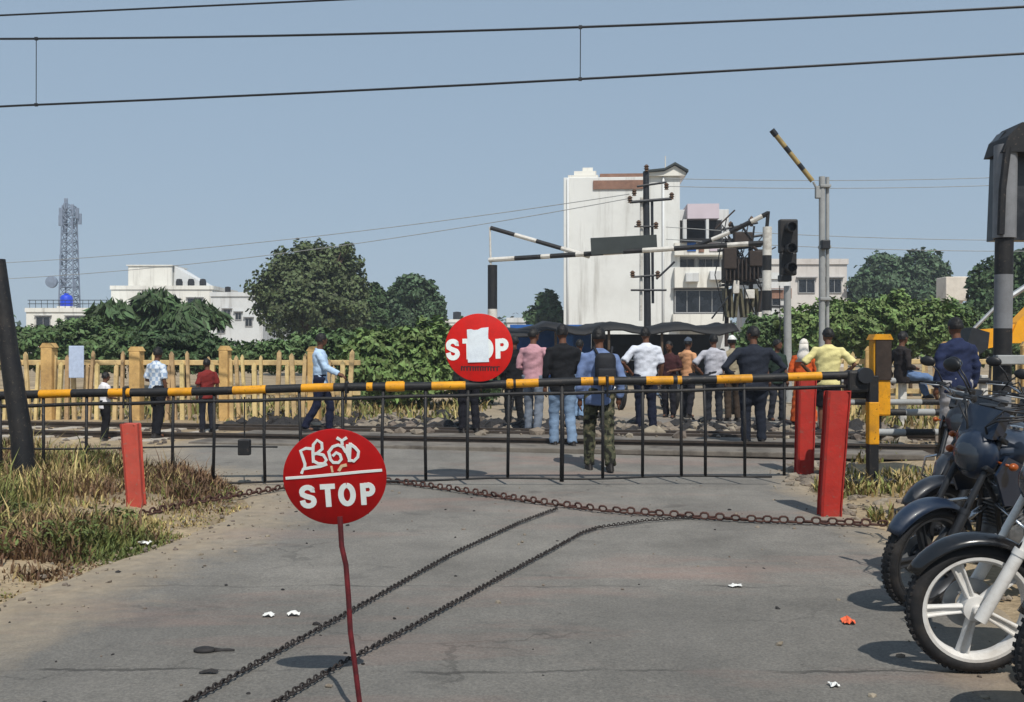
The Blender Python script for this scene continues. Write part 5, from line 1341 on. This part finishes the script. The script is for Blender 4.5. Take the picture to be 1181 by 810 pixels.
D = 60.0; bd = thing('apartment_building', 'big white blank walled building with recessed balconies on its right side', 'building', gp(650, D), -.062); s_ = F / D
def lb(px, py): v = P(px, py, D) - bd.location; return v.x, v.z
def blk(mb, x0, y0, x1, y1, ya, yb, mi=0, bev=0):
    a = lb(x0, y0); b = lb(x1, y1); mb.box(((a[0] + b[0]) / 2, (ya + yb) / 2, (a[1] + b[1]) / 2), (abs(b[0] - a[0]), yb - ya, abs(a[1] - b[1])), mi, bev=bev)
mb = MB(); blk(mb, 650, 205, 783, 440, 0, 9, 0, .03); mb.build('wall', M_wallw, bd)
mb = MB(); blk(mb, 783.2, 240, 842, 440, 1.2, 9, 0, .03); mb.build('wall', M_wallg, bd)
mb = MB(); blk(mb, 655, 202, 690, 205, .1, 6); blk(mb, 662, 196, 688, 202, .5, 4); blk(mb, 672, 191, 684, 196, .8, 3); mb.build('roof_tank', M_wallw2, bd)
mb = MB(); blk(mb, 684, 209, 741, 219, -.10, .02); mb.build('tile_patch', M_terra, bd)
mb = MB(); blk(mb, 692, 200, 742, 204.8, .3, 3); mb.build('roof_shed', M_terra, bd)
mb = MB(); a = lb(745, 205); b = lb(789, 205); w = b[0] - a[0]
mb.prism([(0, 0), (w, 0), (w, .2), (w * .72, .62), (w * .45, .28), (0, .2)], -.25, 8, c=(a[0], 0, a[1])); fixn(mb.build('roof_gable', M_wallw2, bd))
mb = MB(); mb.prism([(0, .0), (w * .45, .12), (w * .72, .45), (w + .15, 0), (w + .15, .12), (w * .72, .60), (w * .45, .24), (0, .14)], -.45, 8.2, c=(a[0], 0, a[1] + .21)); fixn(mb.build('roof_edge', M_board, bd))
mb = MB(); x, z = lb(770, 200); mb.tube([(x, 2, z), (x, 2, z + 1.4)], .04, 6); mb.build('aerial', M_wallw2, bd)
mb = MB(); blk(mb, 792, 236, 828, 253, .2, 5); mb.build('roof_sheet', M_roofpink, bd)
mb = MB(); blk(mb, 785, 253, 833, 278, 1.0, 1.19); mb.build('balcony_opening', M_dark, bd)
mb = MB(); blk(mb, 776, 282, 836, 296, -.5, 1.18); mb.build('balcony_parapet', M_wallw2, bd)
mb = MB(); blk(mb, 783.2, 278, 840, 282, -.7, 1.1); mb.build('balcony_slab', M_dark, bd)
mb = MB(); blk(mb, 786, 255, 790, 278, -.3, .2); blk(mb, 812, 255, 815, 278, -.3, .2); blk(mb, 830, 255, 833, 278, -.3, .2); mb.build('balcony_column', M_wallg, bd)
mb = MB(); blk(mb, 776, 310, 838, 333, -.55, 1.18); blk(mb, 774, 363, 838, 378, -.55, 1.18); mb.build('wall_band', M_wallw2, bd)
for (x0, x1, y0, y1, bars) in ((784, 803, 297, 309, 1), (806, 832, 297, 309, 2), (776.5, 833, 335, 362, 3)):
    a = lb(x0, y0); b = lb(x1, y1); window(bd, ((a[0] + b[0]) / 2, 1.17 if y0 < 320 else -.1, (a[1] + b[1]) / 2), b[0] - a[0], a[1] - b[1], bars=bars)
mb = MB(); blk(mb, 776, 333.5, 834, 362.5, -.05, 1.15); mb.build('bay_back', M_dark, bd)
for x in (655, 764):
    mb = MB(); p0 = lb(x, 206); p1 = lb(x, 440); mb.tube([(p0[0], -.09, p0[1]), (p0[0], -.09, p1[1])], .07, 8); mb.build('drain_pipe', M_wallg, bd, smooth=True)
for x, y in ((795, 322), (822, 320)):
    p0 = lb(x, y); mb = MB(); mb.box((p0[0], -.78, p0[1]), (.8, .4, .55), 0, bev=.03); mb.build('air_conditioner', M_wallg, bd)
for x0, x1, y, m_ in ((790, 800, 286, M_bluetarp), (803, 809, 287, M_terra), (815, 826, 286, M_roofpink)):
    p0 = lb(x0, y - 6); p1 = lb(x1, y + 6); mb = MB(); mb.box(((p0[0] + p1[0]) / 2, -.54, (p0[1] + p1[1]) / 2), (p1[0] - p0[0], .04, p0[1] - p1[1]), 0, bev=.01); mb.build('hung_cloth', m_, bd)
for x in (705, 730):
    mb = MB(); p = lb(x, 280); mb.box((p[0], -.02, p[1]), (.22, .12, .22), 0, bev=.02); mb.build('wall_vent', M_board, bd)

def building(label, pxa, pxb, ytop, d, deep, m, wins, extra=None, grp=None, cat='building', name='house'):
    r = thing(name, label, cat, gp(pxa, d), 0, grp); k = d / F
    w = (pxb - pxa) * k; zt = H + (CY - ytop) * k - r.location.z
    mb = MB(); mb.box((w / 2, deep / 2, zt / 2 - .2), (w, deep, zt + .4), 0, bev=.03); mb.build('wall', m, r)
    mb = MB(); t = .22
    mb.box((w / 2, -.02, zt + .22), (w + .16, t, .45), 0); mb.box((w / 2, deep + .02, zt + .22), (w + .16, t, .45), 0)
    for s in (0, 1): mb.box((-.0 + s * w, deep / 2, zt + .22), (t, deep - .3, .44), 0)
    mb.build('parapet', m, r)
    for (px, py, ww, hh) in wins:
        window(r, ((px - pxa) * k, 0, H - (py - CY) * k - r.location.z), ww, hh)
    return r, k, zt
building('pinkish flat roofed house behind the signal and the grey pole', 876, 977, 305, 78, 8, M_wallp, [(890, 330, 1.4, 1.2), (930, 330, 1.4, 1.2), (962, 330, 1.2, 1.2)])
r, k, zt = building('low house with a terracotta band just right of the transformer', 880, 912, 322, 66, 6, M_wallg, [(890, 345, 1.2, 1.1)])
mb = MB(); mb.box((1.0, -.06, zt - 1.0), (1.9, .12, .7), 0); mb.build('tile_patch', M_terra, r)
r, k, zt = building('distant white building with a tall square stair tower on its roof', 128, 245, 334, 112, 10, M_wallw2, [(225, 352, 1.8, 1.6), (170, 350, 1.6, 1.4), (200, 352, 1.5, 1.4)])
mb = MB(); mb.box((4.0, 4, zt + 1.45), (5.2, 5, 2.9), 0, bev=.03); mb.box((4.0, 4, zt + 2.96), (5.5, 5.3, .12), 0); mb.build('stair_tower', M_wallw2, r)
mb = MB(); mb.prism([(6.65, zt + .5), (6.75, zt + 2.9), (10.8, zt + .5)], 2, 5); fixn(mb.build('stair_roof', M_wallg, r))
for q in range(3):
    mb = MB(); mb.lathe([(.001, 0), (.38, 0), (.40, .5), (.3, .85), (.001, .9)], c=(7.6 + q * 1.4, 1.2, zt + .45), n=14); mb.build('water_drum', M_dark, r, smooth=40)
r, k, zt = building('distant pale grey house wall with small scattered windows left of the round tree', 243, 303, 342, 100, 12, M_wallg, [(262, 362, .8, .9), (275, 365, .7, .8), (287, 372, .8, .9), (255, 380, .9, .9)])
mb = MB(); mb.lathe([(.001, 0), (.3, 0), (.3, .7), (.001, .75)], c=(1.2, 2, zt + .42), n=12); mb.lathe([(.001, 0), (.25, 0), (.25, .5), (.001, .55)], c=(3.2, 2, zt + .42), n=12); mb.build('water_drum', M_dark, r, smooth=40)
r, k, zt = building('distant cream house with a railed roof terrace under the lattice mast', 30, 128, 360, 105, 10, M_wallw2, [(50, 372, 1.6, 1.3), (88, 372, 2.2, 1.3), (115, 374, 1.5, 1.2)])
mb = MB()
for q in range(14): mb.tube([(.4 + q * .65, 0, zt + .44), (.4 + q * .65, 0, zt + 1.3)], .03, 5)
for z in (.9, 1.3): mb.tube([(.2, 0, zt + z), (9.1, 0, zt + z)], .04, 5)
mb.build('roof_railing', M_darksteel, r)
dr = thing('water_tank', 'bright blue plastic water drum on the roof of the cream house', 'water tank', r.location + Vector((3.05, 3, zt + .75)))
mb = MB(); mb.lathe([(.001, 0), (.62, 0), (.66, .1), (.66, 1.0), (.5, 1.25), (.2, 1.35), (.001, 1.38)], n=20); mb.build('tank_body', M_bluedrum, dr, smooth=40)
mb = MB(); mb.lathe([(.001, 1.37), (.25, 1.37), (.25, 1.48), (.001, 1.5)], n=16); mb.build('tank_lid', M_bluedrum, dr, smooth=40)
mb = MB(); mb.box((0, 0, -.33), (1.5, 1.5, .65), 0, bev=.03); mb.build('plinth', M_wallw2, dr)
building('low pale roof line half hidden by shrubs right of the height gauge post', 585, 640, 372, 90, 8, M_wallg, [(600, 385, 1.4, 1.2), (622, 386, 1.4, 1.2)])
r, k, zt = building('far white house just left of the STOP sign on the boom', 500, 562, 372, 140, 8, M_wallw2, [(515, 385, 1.5, 1.4), (545, 385, 1.5, 1.4)])
mb = MB(); mb.lathe([(.001, 0), (.6, 0), (.6, 1.1), (.001, 1.2)], c=(3.4, 1, zt + .44), n=14); mb.build('water_drum', M_dark, r, smooth=40)
# water tank tower right
D = 62; wt = thing('water_tower', 'small offwhite square water tank on a pedestal above the right hedge', 'water tower', gp(1098, D))
def lw(px, py): return P(px, py, D) - wt.location
mb = MB(); c = lw(1098, 334); mb.box(c, (1.45, 1.45, 1.55), 0, bev=.05); mb.build('tank_body', M_tank, wt)
mb = MB(); mb.box(lw(1104, 321.5), (.8, .8, .22), 0, bev=.03); mb.build('tank_lid', M_tank, wt)
mb = MB(); b = lw(1098, 348); mb.loft([(b, .65, .65), (Vector((b.x, 0, b.z - .6)), .40, .40), (Vector((b.x, 0, 0)), .42, .42)], 16); mb.build('pedestal', M_tank, wt, smooth=40)

# ------------------------------------------------------------------ lattice telecom mast
D = 150; lmst = thing('telecom_mast', 'blue grey lattice telecom mast bristling with antennas above the left houses', 'mast', gp(80, D))
def lq(px, py): return P(px, py, D) - lmst.location
zt = lq(78, 238).z; mb = MB(); corners = []
def wd(z): return 1.35 - .6 * z / zt
for (a, b) in ((-1, -1), (1, -1), (1, 1), (-1, 1)): mb.tube([(a * wd(0), b * wd(0), 0), (a * wd(zt), b * wd(zt), zt)], .13, 5)
nb = 17
for i in range(nb):
    z0, z1 = zt * i / nb, zt * (i + 1) / nb; w0, w1 = wd(z0), wd(z1)
    for (a, b, c, d_) in ((-1, -1, 1, -1), (1, -1, 1, 1), (1, 1, -1, 1), (-1, 1, -1, -1)):
        mb.tube([(a * w0, b * w0, z0), (c * w1, d_ * w1, z1)], .065, 4); mb.tube([(c * w0, d_ * w0, z0), (a * w1, b * w1, z1)], .065, 4); mb.tube([(a * w1, b * w1, z1), (c * w1, d_ * w1, z1)], .065, 4)
mb.build('lattice', M_tower, lmst)
rn = random.Random(2)
for (px, py) in ((67, 245), (72, 240), (79, 236), (86, 243), (90, 252), (68, 254), (88, 246), (76, 250), (83, 258), (74, 262), (70, 300), (88, 330), (73, 326)):
    mb = MB(); c = lq(px, py); y = rn.uniform(-1.6, 1.6); mb.box(c + Vector((0, y * .6, 0)), (.5, .3, 1.7), 0, bev=.05); mb.tube([c + Vector((.1, y, 0)), Vector((0, 0, c.z))], .07, 5); mb.build('antenna', M_tower, lmst)
mb = MB(); mb.lathe([(.001, -.1), (.9, 0), (.95, .35), (.001, .4)], axis='Y', n=20, c=lq(64, 326) + Vector((0, -1.5, 0))); mb.tube([lq(64, 326) + Vector((0, -1.3, 0)), Vector((0, 0, lq(64, 326).z))], .08, 5); mb.build('dish', M_tower, lmst, smooth=40)

# ------------------------------------------------------------------ yellow excavator at the far right
D = 23.0; ex = thing('excavator', 'yellow excavator with its arm slanting down behind the striped post', 'excavator', gp(1215, D))
def le(px, py, o=0.0): return P(px, py, D) - ex.location + Vector((0, o, 0))
X_, Z_, Y_ = Vector((1, 0, 0)), Vector((0, 0, 1)), Vector((0, 1, 0))
def polyp(name, pts, y0, y1, m):
    mb = MB(); q = [le(*p) for p in pts]; mb.prism([(v.x, v.z) for v in q], y0, y1); return fixn(mb.build(name, m, ex))
polyp('boom', [(1168, 372), (1240, 300), (1262, 318), (1250, 335), (1176, 396), (1158, 396)], -.2, .2, M_excav)
polyp('dipper_arm', [(1118, 381), (1160, 378), (1182, 366), (1186, 384), (1166, 396), (1136, 402), (1118, 396)], -.14, .14, M_excav)
polyp('bucket', [(1112, 378), (1132, 384), (1130, 402), (1116, 412), (1098, 410), (1092, 396), (1106, 398)], -.4, .4, M_darksteel)
mb = MB(); mb.tube([le(1118, 384, -.02), le(1150, 352, -.02)], .045, 8); mb.tube([le(1150, 352, -.02), le(1196, 322, -.02)], .07, 8); mb.build('hydraulic_ram', M_steel, ex, smooth=40)
polyp('cab', [(1246, 412), (1246, 318), (1300, 318), (1312, 412)], -.6, .7, M_excav)
polyp('engine_cover', [(1312.5, 412), (1312.5, 360), (1380, 364), (1384, 412)], -1.0, 1.0, M_excav)
for s in (-1, 1):
    mb = MB(); mb.box(le(1310, 455) + Vector((0, s * .95, 0)), (3.4, .5, .75), 0, bev=.3); mb.build('crawler_track', M_rubber, ex)
mb = MB(); mb.box(le(1310, 424), (2.6, 1.9, .5), 0, bev=.05); mb.build('turntable', M_darksteel, ex)

# ------------------------------------------------------------------ wires
oh = thing('overhead_line', 'railway overhead line of a sagging carrier wire and contact wire hung on droppers', 'overhead wire', (0, 14.3, 0))
LO = Vector((0, 14.3, 0))
def ext(a, b, e=45): d = (b - a).normalized(); return a - d * e, b + d * e
ca, cb = P(20, 122, 15.7), P(1181, 62, 13.0); ma, mb_ = P(0, 45, 15.7), P(1181, 8, 13.0)
def wire_pts(a, b, sag, n=24): return [a.lerp(b, i / n) - Vector((0, 0, sag * 4 * (i / n) * (1 - i / n))) for i in range(n + 1)]
d_ = (cb - ca).normalized()
w = MB(); w.tube([ca - d_ * 45 - LO, ca - LO] + [ca.lerp(cb, t / 6) + Vector((0, 0, -.04 * math.sin(t / 6 * PI))) - LO for t in range(1, 6)] + [cb - LO, cb + d_ * 45 - LO], .018, 6); w.build('contact_wire', M_darksteel, oh)
d2 = (mb_ - ma).normalized()
w = MB(); w.tube([ma - d2 * 40 + Vector((0, 0, .3)) - LO, ma - LO] + [v - LO for v in wire_pts(ma, mb_, .10)[1:]] + [mb_ + d2 * 40 - LO], .018, 6); w.build('carrier_wire', M_darksteel, oh)
for px in (42, 668):
    pick = lambda pts: min(pts, key=lambda v: abs(CX + F * v.x / v.y - px))
    c = pick([ca.lerp(cb, i / 400) + Vector((0, 0, -.04 * math.sin(i / 400 * PI))) for i in range(401)]); m = pick(wire_pts(ma, mb_, .10, 400))
    w = MB(); w.tube([m - LO, c - LO], .007, 5); w.box(c - LO, (.05, .03, .05), 0); w.box(m - LO, (.05, .03, .05), 0); w.build('dropper', M_darksteel, oh)
def line(name, label, pts, r, m=M_darksteel):
    w = MB(); w.tube(pts, r, 5); return tag(w.build(name, m, origin=pts[0]), label, 'overhead wire', 'overhead wires')
a, b = P(0, 18, 17.2), P(390, 0, 16.2); d3 = (b - a).normalized()
line('feeder_wire', 'topmost dark wire crossing the upper left corner of the sky', [a - d3 * 30, a, b, b + d3 * 40], .018)
top = P(726, 224, 41); top2 = P(726, 229, 41)
line('power_line', 'thin pale wire running left from the utility pole, the upper of two', wire_pts(P(-120, 308, 58), top, .6), .018, M_greypole)
line('power_line', 'thin pale wire running left from the utility pole, the lower of two', wire_pts(P(-120, 326, 58), top2, .8), .018, M_greypole)
for i, (ya, yb, lab) in enumerate(((206, 196, 'thin wire running right from the top of the utility pole, the highest of the four'), (215, 205, 'thin wire running right from the utility pole just under the highest one'), (262, 276, 'thin wire right of the utility pole passing over the pinkish house'), (276, 288, 'lowest thin wire right of the utility pole, skimming the right trees'))):
    line('power_line', lab, wire_pts(P(768, ya, 41), P(1330, yb, 44), .25), .016, M_greypole)

# ------------------------------------------------------------------ trees and shrubs
def leaves(mb, c, rad, n, size, rn, aspect=1.6, droop=0.0, mi=0, lump=.30, fs=2.2, holes=-.28):
    c = Vector(c); rad = Vector(rad); off = Vector((rn.uniform(0, 50), rn.uniform(0, 50), rn.uniform(0, 50)))
    k = 0; tries = 0
    while k < n and tries < n * 4:
        tries += 1
        u = Vector((rn.gauss(0, 1), rn.gauss(0, 1), rn.gauss(0, 1))).normalized()
        nz_ = noise.noise(u * fs + off); nz2 = noise.noise(u * fs * 2.7 + off)
        if nz_ < holes and rn.random() < .75: continue
        if u.z < -.55 and rn.random() < .6: continue
        rr = (1 + lump * nz_ + lump * .6 * nz2) * (1 - .42 * rn.random() ** 1.7)
        p = c + Vector((u.x * rad.x, u.y * rad.y, u.z * rad.z)) * rr
        nrm = (u * .7 + Vector((rn.uniform(-1, 1), rn.uniform(-1, 1), rn.uniform(-.3, 1.1)))).normalized()
        t = nrm.cross(Vector((rn.uniform(-1, 1), rn.uniform(-1, 1), rn.uniform(-1, 1) - droop))).normalized(); b = nrm.cross(t)
        if droop: t = (t * .5 + Vector((u.x * .6, u.y * .6, -droop))).normalized(); b = nrm.cross(t).normalized()
        s = size * rn.uniform(.6, 1.3); L_2 = t * s * aspect * .5; W_ = b * s * .5
        mb.add([p - L_2, p + W_ + nrm * s * .08, p + L_2, p - W_ + nrm * s * .08], [(0, 1, 2), (0, 2, 3)], mi); k += 1

def tree(label, px, d, blobs, n, size, m, trunk_r, name='tree', seed=1, aspect=1.6, droop=0.0, grp=None, cat='tree', lump=.3, holes=-.28):
    """blobs: (px, py, rx_px, rz_px, depth offset)"""
    rn = random.Random(seed); base = gp(px, d); r = thing(name, label, cat, base, 0, grp); k = d / F
    mb = MB(); tot = sum(b[2] * b[3] for b in blobs); cs = []
    for (bx, by, rx_, rz_, dy) in blobs:
        if cat == 'shrub': by, rz_, rx_ = by + (9 if px < 330 else 5), rz_ * .86, rx_ * .95
        else: rx_, rz_ = rx_ * .90, rz_ * .95
        c = P(bx, by, d) - base; c.y += dy; cs.append((c, rz_ * k))
        leaves(mb, c, (rx_ * k, rx_ * k * .85, rz_ * k), int(n * rx_ * rz_ / tot), size, rn, aspect, droop, lump=lump, holes=holes)
    mb.build('crown' if cat == 'tree' else 'foliage', m, r)
    tm = MB(); big = max(cs, key=lambda q: q[1]); fork = Vector((0, 0, max(.3, big[0].z - big[1] * .8)))
    tm.tube([(0, 0, -.2), (.04 * trunk_r, 0, fork.z * .5), fork], [trunk_r * 1.3, trunk_r, trunk_r * .8], 9)
    for c, rz in cs:
        e = c + Vector((0, 0, rz * .3)); mid = fork.lerp(e, .5) + Vector((rn.uniform(-.2, .2), rn.uniform(-.2, .2), .1)) * rz
        tm.tube([fork, mid, e], [trunk_r * .6, trunk_r * .35, trunk_r * .1], 6)
        for q in range(4):
            e2 = c + Vector((rn.uniform(-1, 1), rn.uniform(-1, 1), rn.uniform(-.2, .9))) * rz * .85
            tm.tube([mid, mid.lerp(e2, .5) + Vector((0, 0, .06 * rz)), e2], [trunk_r * .28, trunk_r * .18, trunk_r * .05], 5)
    tm.build('trunk' if cat == 'tree' else 'stem', M_wood, r)
    return r
GT = 'trees standing beyond the fence and the houses'
GS = 'shrubs growing along the fence'
tree('big rounded olive green tree rising behind the fence left of centre', 358, 52, [(345, 320, 42, 36, 0), (385, 320, 36, 36, 1), (330, 338, 36, 34, -1), (362, 306, 36, 26, .5), (360, 360, 55, 40, -1), (396, 350, 30, 40, 0), (400, 288, 10, 8, 0)], 27000, .17, L_olive, .35, seed=3, grp=GT, lump=.48, holes=-.14)
tree('smaller rounded grey green tree to the right of the big olive tree', 475, 60, [(477, 338, 28, 22, 0), (496, 358, 20, 24, 0), (458, 354, 20, 24, 0), (478, 374, 36, 28, 0)], 14000, .2, L_grey, .28, seed=4, grp=GT)
tree('small dark tree between the olive tree and the grey green tree', 432, 56, [(430, 345, 16, 18, 0), (428, 368, 22, 24, 0)], 6000, .2, L_deep, .2, seed=5, grp=GT)
tree('long leaved drooping tree in front of the white stair tower house', 180, 34, [(180, 350, 26, 10, 0), (138, 362, 26, 8, -.5), (220, 360, 26, 8, .3), (244, 370, 18, 8, 0), (162, 372, 32, 10, .4), (206, 378, 36, 11, -.3), (118, 378, 22, 8, 0), (180, 394, 56, 18, 0)], 6500, .18, L_deep, .18, seed=6, aspect=3.4, droop=.5, grp=GT, lump=.5, holes=-.1)
tree('small tree beside the left edge of the white building', 632, 70, [(632, 352, 14, 16, 0), (624, 366, 20, 14, 0), (640, 366, 12, 16, 0)], 2200, .3, L_deep, .2, seed=7, grp=GT, lump=.5)
tree('tall hazy grey green tree on the right beyond the pinkish house', 1040, 78, [(1020, 318, 32, 26, 0), (1060, 318, 36, 28, 0), (1040, 340, 60, 34, 0), (1000, 336, 26, 24, 0)], 16000, .25, L_grey, .4, seed=8, grp=GT, lump=.4)
tree('dark green tree at the right edge behind the striped post', 1150, 44, [(1150, 330, 34, 32, 0), (1185, 325, 40, 40, 0), (1170, 360, 60, 40, 0)], 15000, .18, L_deep, .3, seed=9, grp=GT)
# shrubs
shr = [
 ('broad mid green shrub at the far left behind the leaning pole', 30, 25, [(30, 392, 62, 28, 0), (-30, 390, 50, 30, 0)], 4200, .17, L_mid),
 ('rounded green shrub behind the fence between the leaning pole and the drooping tree', 100, 26, [(100, 388, 48, 30, 0), (140, 400, 40, 24, -.5)], 4200, .17, L_mid),
 ('dense leafy shrub below the drooping tree behind the fence', 215, 25, [(205, 396, 50, 26, 0), (245, 402, 36, 22, 0)], 3600, .17, L_deep),
 ('low bright shrub behind the fence under the pale grey house', 292, 25, [(285, 405, 40, 18, 0), (320, 402, 30, 20, 0)], 2800, .17, L_mid),
 ('leafy shrub behind the striding person in light blue', 385, 26, [(370, 400, 36, 24, 0), (400, 400, 36, 26, 0)], 3200, .18, L_mid),
 ('tall leafy shrub with large pale leaves left of the STOP sign on the boom', 460, 22.5, [(440, 408, 44, 34, 0), (485, 404, 42, 40, 0), (460, 432, 66, 34, 0)], 5200, .19, L_bright),
 ('dark leafy shrub hidden behind the STOP sign on the boom', 530, 23.5, [(525, 405, 34, 38, 0), (550, 430, 36, 32, 0)], 3600, .18, L_deep),
 ('bright leafy shrub right of the dark suited person and left of the signal post', 893, 29, [(880, 388, 28, 30, 0), (905, 385, 30, 32, 0)], 3600, .2, L_mid),
 ('large bright green shrub behind the person in yellow', 960, 28, [(945, 378, 44, 36, 0), (990, 376, 44, 38, 0)], 5200, .2, L_bright),
 ('yellow green shrub above the seated person, left of the offwhite water tank', 1050, 28, [(1035, 372, 40, 38, 0), (1075, 378, 38, 36, 0)], 5000, .2, L_bright),
 ('dark bushy shrub behind the navy jacket and the excavator bucket', 1115, 31, [(1105, 376, 36, 36, 0), (1140, 384, 40, 32, 0)], 4200, .2, L_mid),
 ('leafy shrub at the right edge behind the excavator boom', 1195, 30, [(1185, 388, 40, 40, 0), (1230, 380, 46, 46, 0)], 4200, .2, L_mid),
]
for i, (lab, px, d, bl, n, sz, m) in enumerate(shr):
    tree(lab, px, d, bl, int(n * 2.9), sz * .50, m, .05, 'shrub', 20 + i, 1.9, 0, GS, 'shrub', .55, -.16)
# weeds in the verge
w = MB(); rn = random.Random(60)
for i in range(9):
    g = G(rn.uniform(-60, 150), rn.uniform(560, 655))
    if g.x > lx(g.y) - .25: continue
    q = rn.uniform(.5, 1.1); leaves(w, (g.x, g.y, verge(g.x, g.y) + .07 * q), (.28 * q, .26 * q, .11 * q), int(260 * q), .02, rn, 2.8, 0, lump=.6, holes=-.1)
tag(w.build('weeds', [L_weed]), 'low broadleaf weeds scattered through the grass of the left verge', 'weeds', kind='stuff')
# distant wood closing the horizon
w = MB(); rn = random.Random(77)
for q in range(70):
    x = -260 + q * 7.6 + rn.uniform(-3, 3); leaves(w, (x, 210 + rn.uniform(-20, 30), rn.uniform(2.5, 5)), (9, 7, rn.uniform(3, 5.5)), 330, .9, rn)
tag(w.build('distant_wood', L_deep), 'low dark wood along the horizon behind the houses', 'wood', kind='stuff')

# ------------------------------------------------------------------ hazy air
hz = MB(); hz.box((0, 160, 17.5), (860, 540, 37), 0); hm_ = bpy.data.materials.new('thin_haze'); hm_.use_nodes = True
nt = hm_.node_tree; nt.nodes.remove(nt.nodes['Principled BSDF']); pv = nt.nodes.new('ShaderNodeVolumePrincipled')
pv.inputs['Color'].default_value = (.80, .88, 1, 1); pv.inputs['Density'].default_value = HAZE
nt.links.new(pv.outputs[0], nt.nodes['Material Output'].inputs['Volume'])
ho = hz.build('haze', hm_); tag(ho, 'thin pale haze in the air over the whole crossing', 'haze', kind='stuff')

# ------------------------------------------------------------------ light, sky, camera
EL, AZ = math.radians(53), math.radians(16)
sd = bpy.data.lights.new('sun', 'SUN'); sd.energy = 4.25; sd.angle = math.radians(.5); sd.color = (1, .95, .87)
so = bpy.data.objects.new('sun', sd); COL.objects.link(so)
tow = Vector((-math.sin(AZ) * math.cos(EL), math.cos(AZ) * math.cos(EL), -math.sin(EL)))
so.rotation_euler = tow.to_track_quat('-Z', 'Y').to_euler(); so.location = (10, -20, 30)
wd_ = bpy.data.worlds.new('World'); scene.world = wd_; wd_.use_nodes = True
N, L = wd_.node_tree.nodes, wd_.node_tree.links
sk = N.new('ShaderNodeTexSky'); sk.sky_type = 'NISHITA'; sk.sun_disc = False
sk.sun_elevation = EL; sk.sun_rotation = math.radians(180) - AZ
sk.air_density = 1.0; sk.dust_density = 0.6; sk.ozone_density = 1.5; sk.altitude = 100
hs = N.new('ShaderNodeHueSaturation'); hs.inputs['Saturation'].default_value = 1.0
bg = N['Background']; bg.inputs['Strength'].default_value = .125
gm = N.new('ShaderNodeGamma'); gm.inputs['Gamma'].default_value = .2
mt = N.new('ShaderNodeMix'); mt.data_type = 'RGBA'; mt.blend_type = 'MULTIPLY'; mt.inputs['Factor'].default_value = 1; mt.inputs['B'].default_value = (*TINT, 1)
L.new(sk.outputs[0], hs.inputs['Color']); L.new(hs.outputs[0], gm.inputs['Color']); L.new(gm.outputs[0], mt.inputs['A']); L.new(mt.outputs['Result'], bg.inputs['Color'])
cam = bpy.data.cameras.new('camera'); co = bpy.data.objects.new('camera', cam); COL.objects.link(co)
cam.sensor_fit = 'HORIZONTAL'; cam.sensor_width = 36; cam.lens = 36 * F / 1181; cam.clip_end = 3000; cam.clip_start = .05
co.location = (0, 0, H); co.rotation_euler = (PI / 2, 0, 0); scene.camera = co
scene.view_settings.view_transform = 'Standard'; scene.view_settings.look = 'None'; scene.view_settings.exposure = 0.0; scene.view_settings.gamma = 1.0
scene.view_settings.use_curve_mapping = False
scene.cycles.use_denoising = True
scene.cycles.max_bounces = 6; scene.cycles.transparent_max_bounces = 8
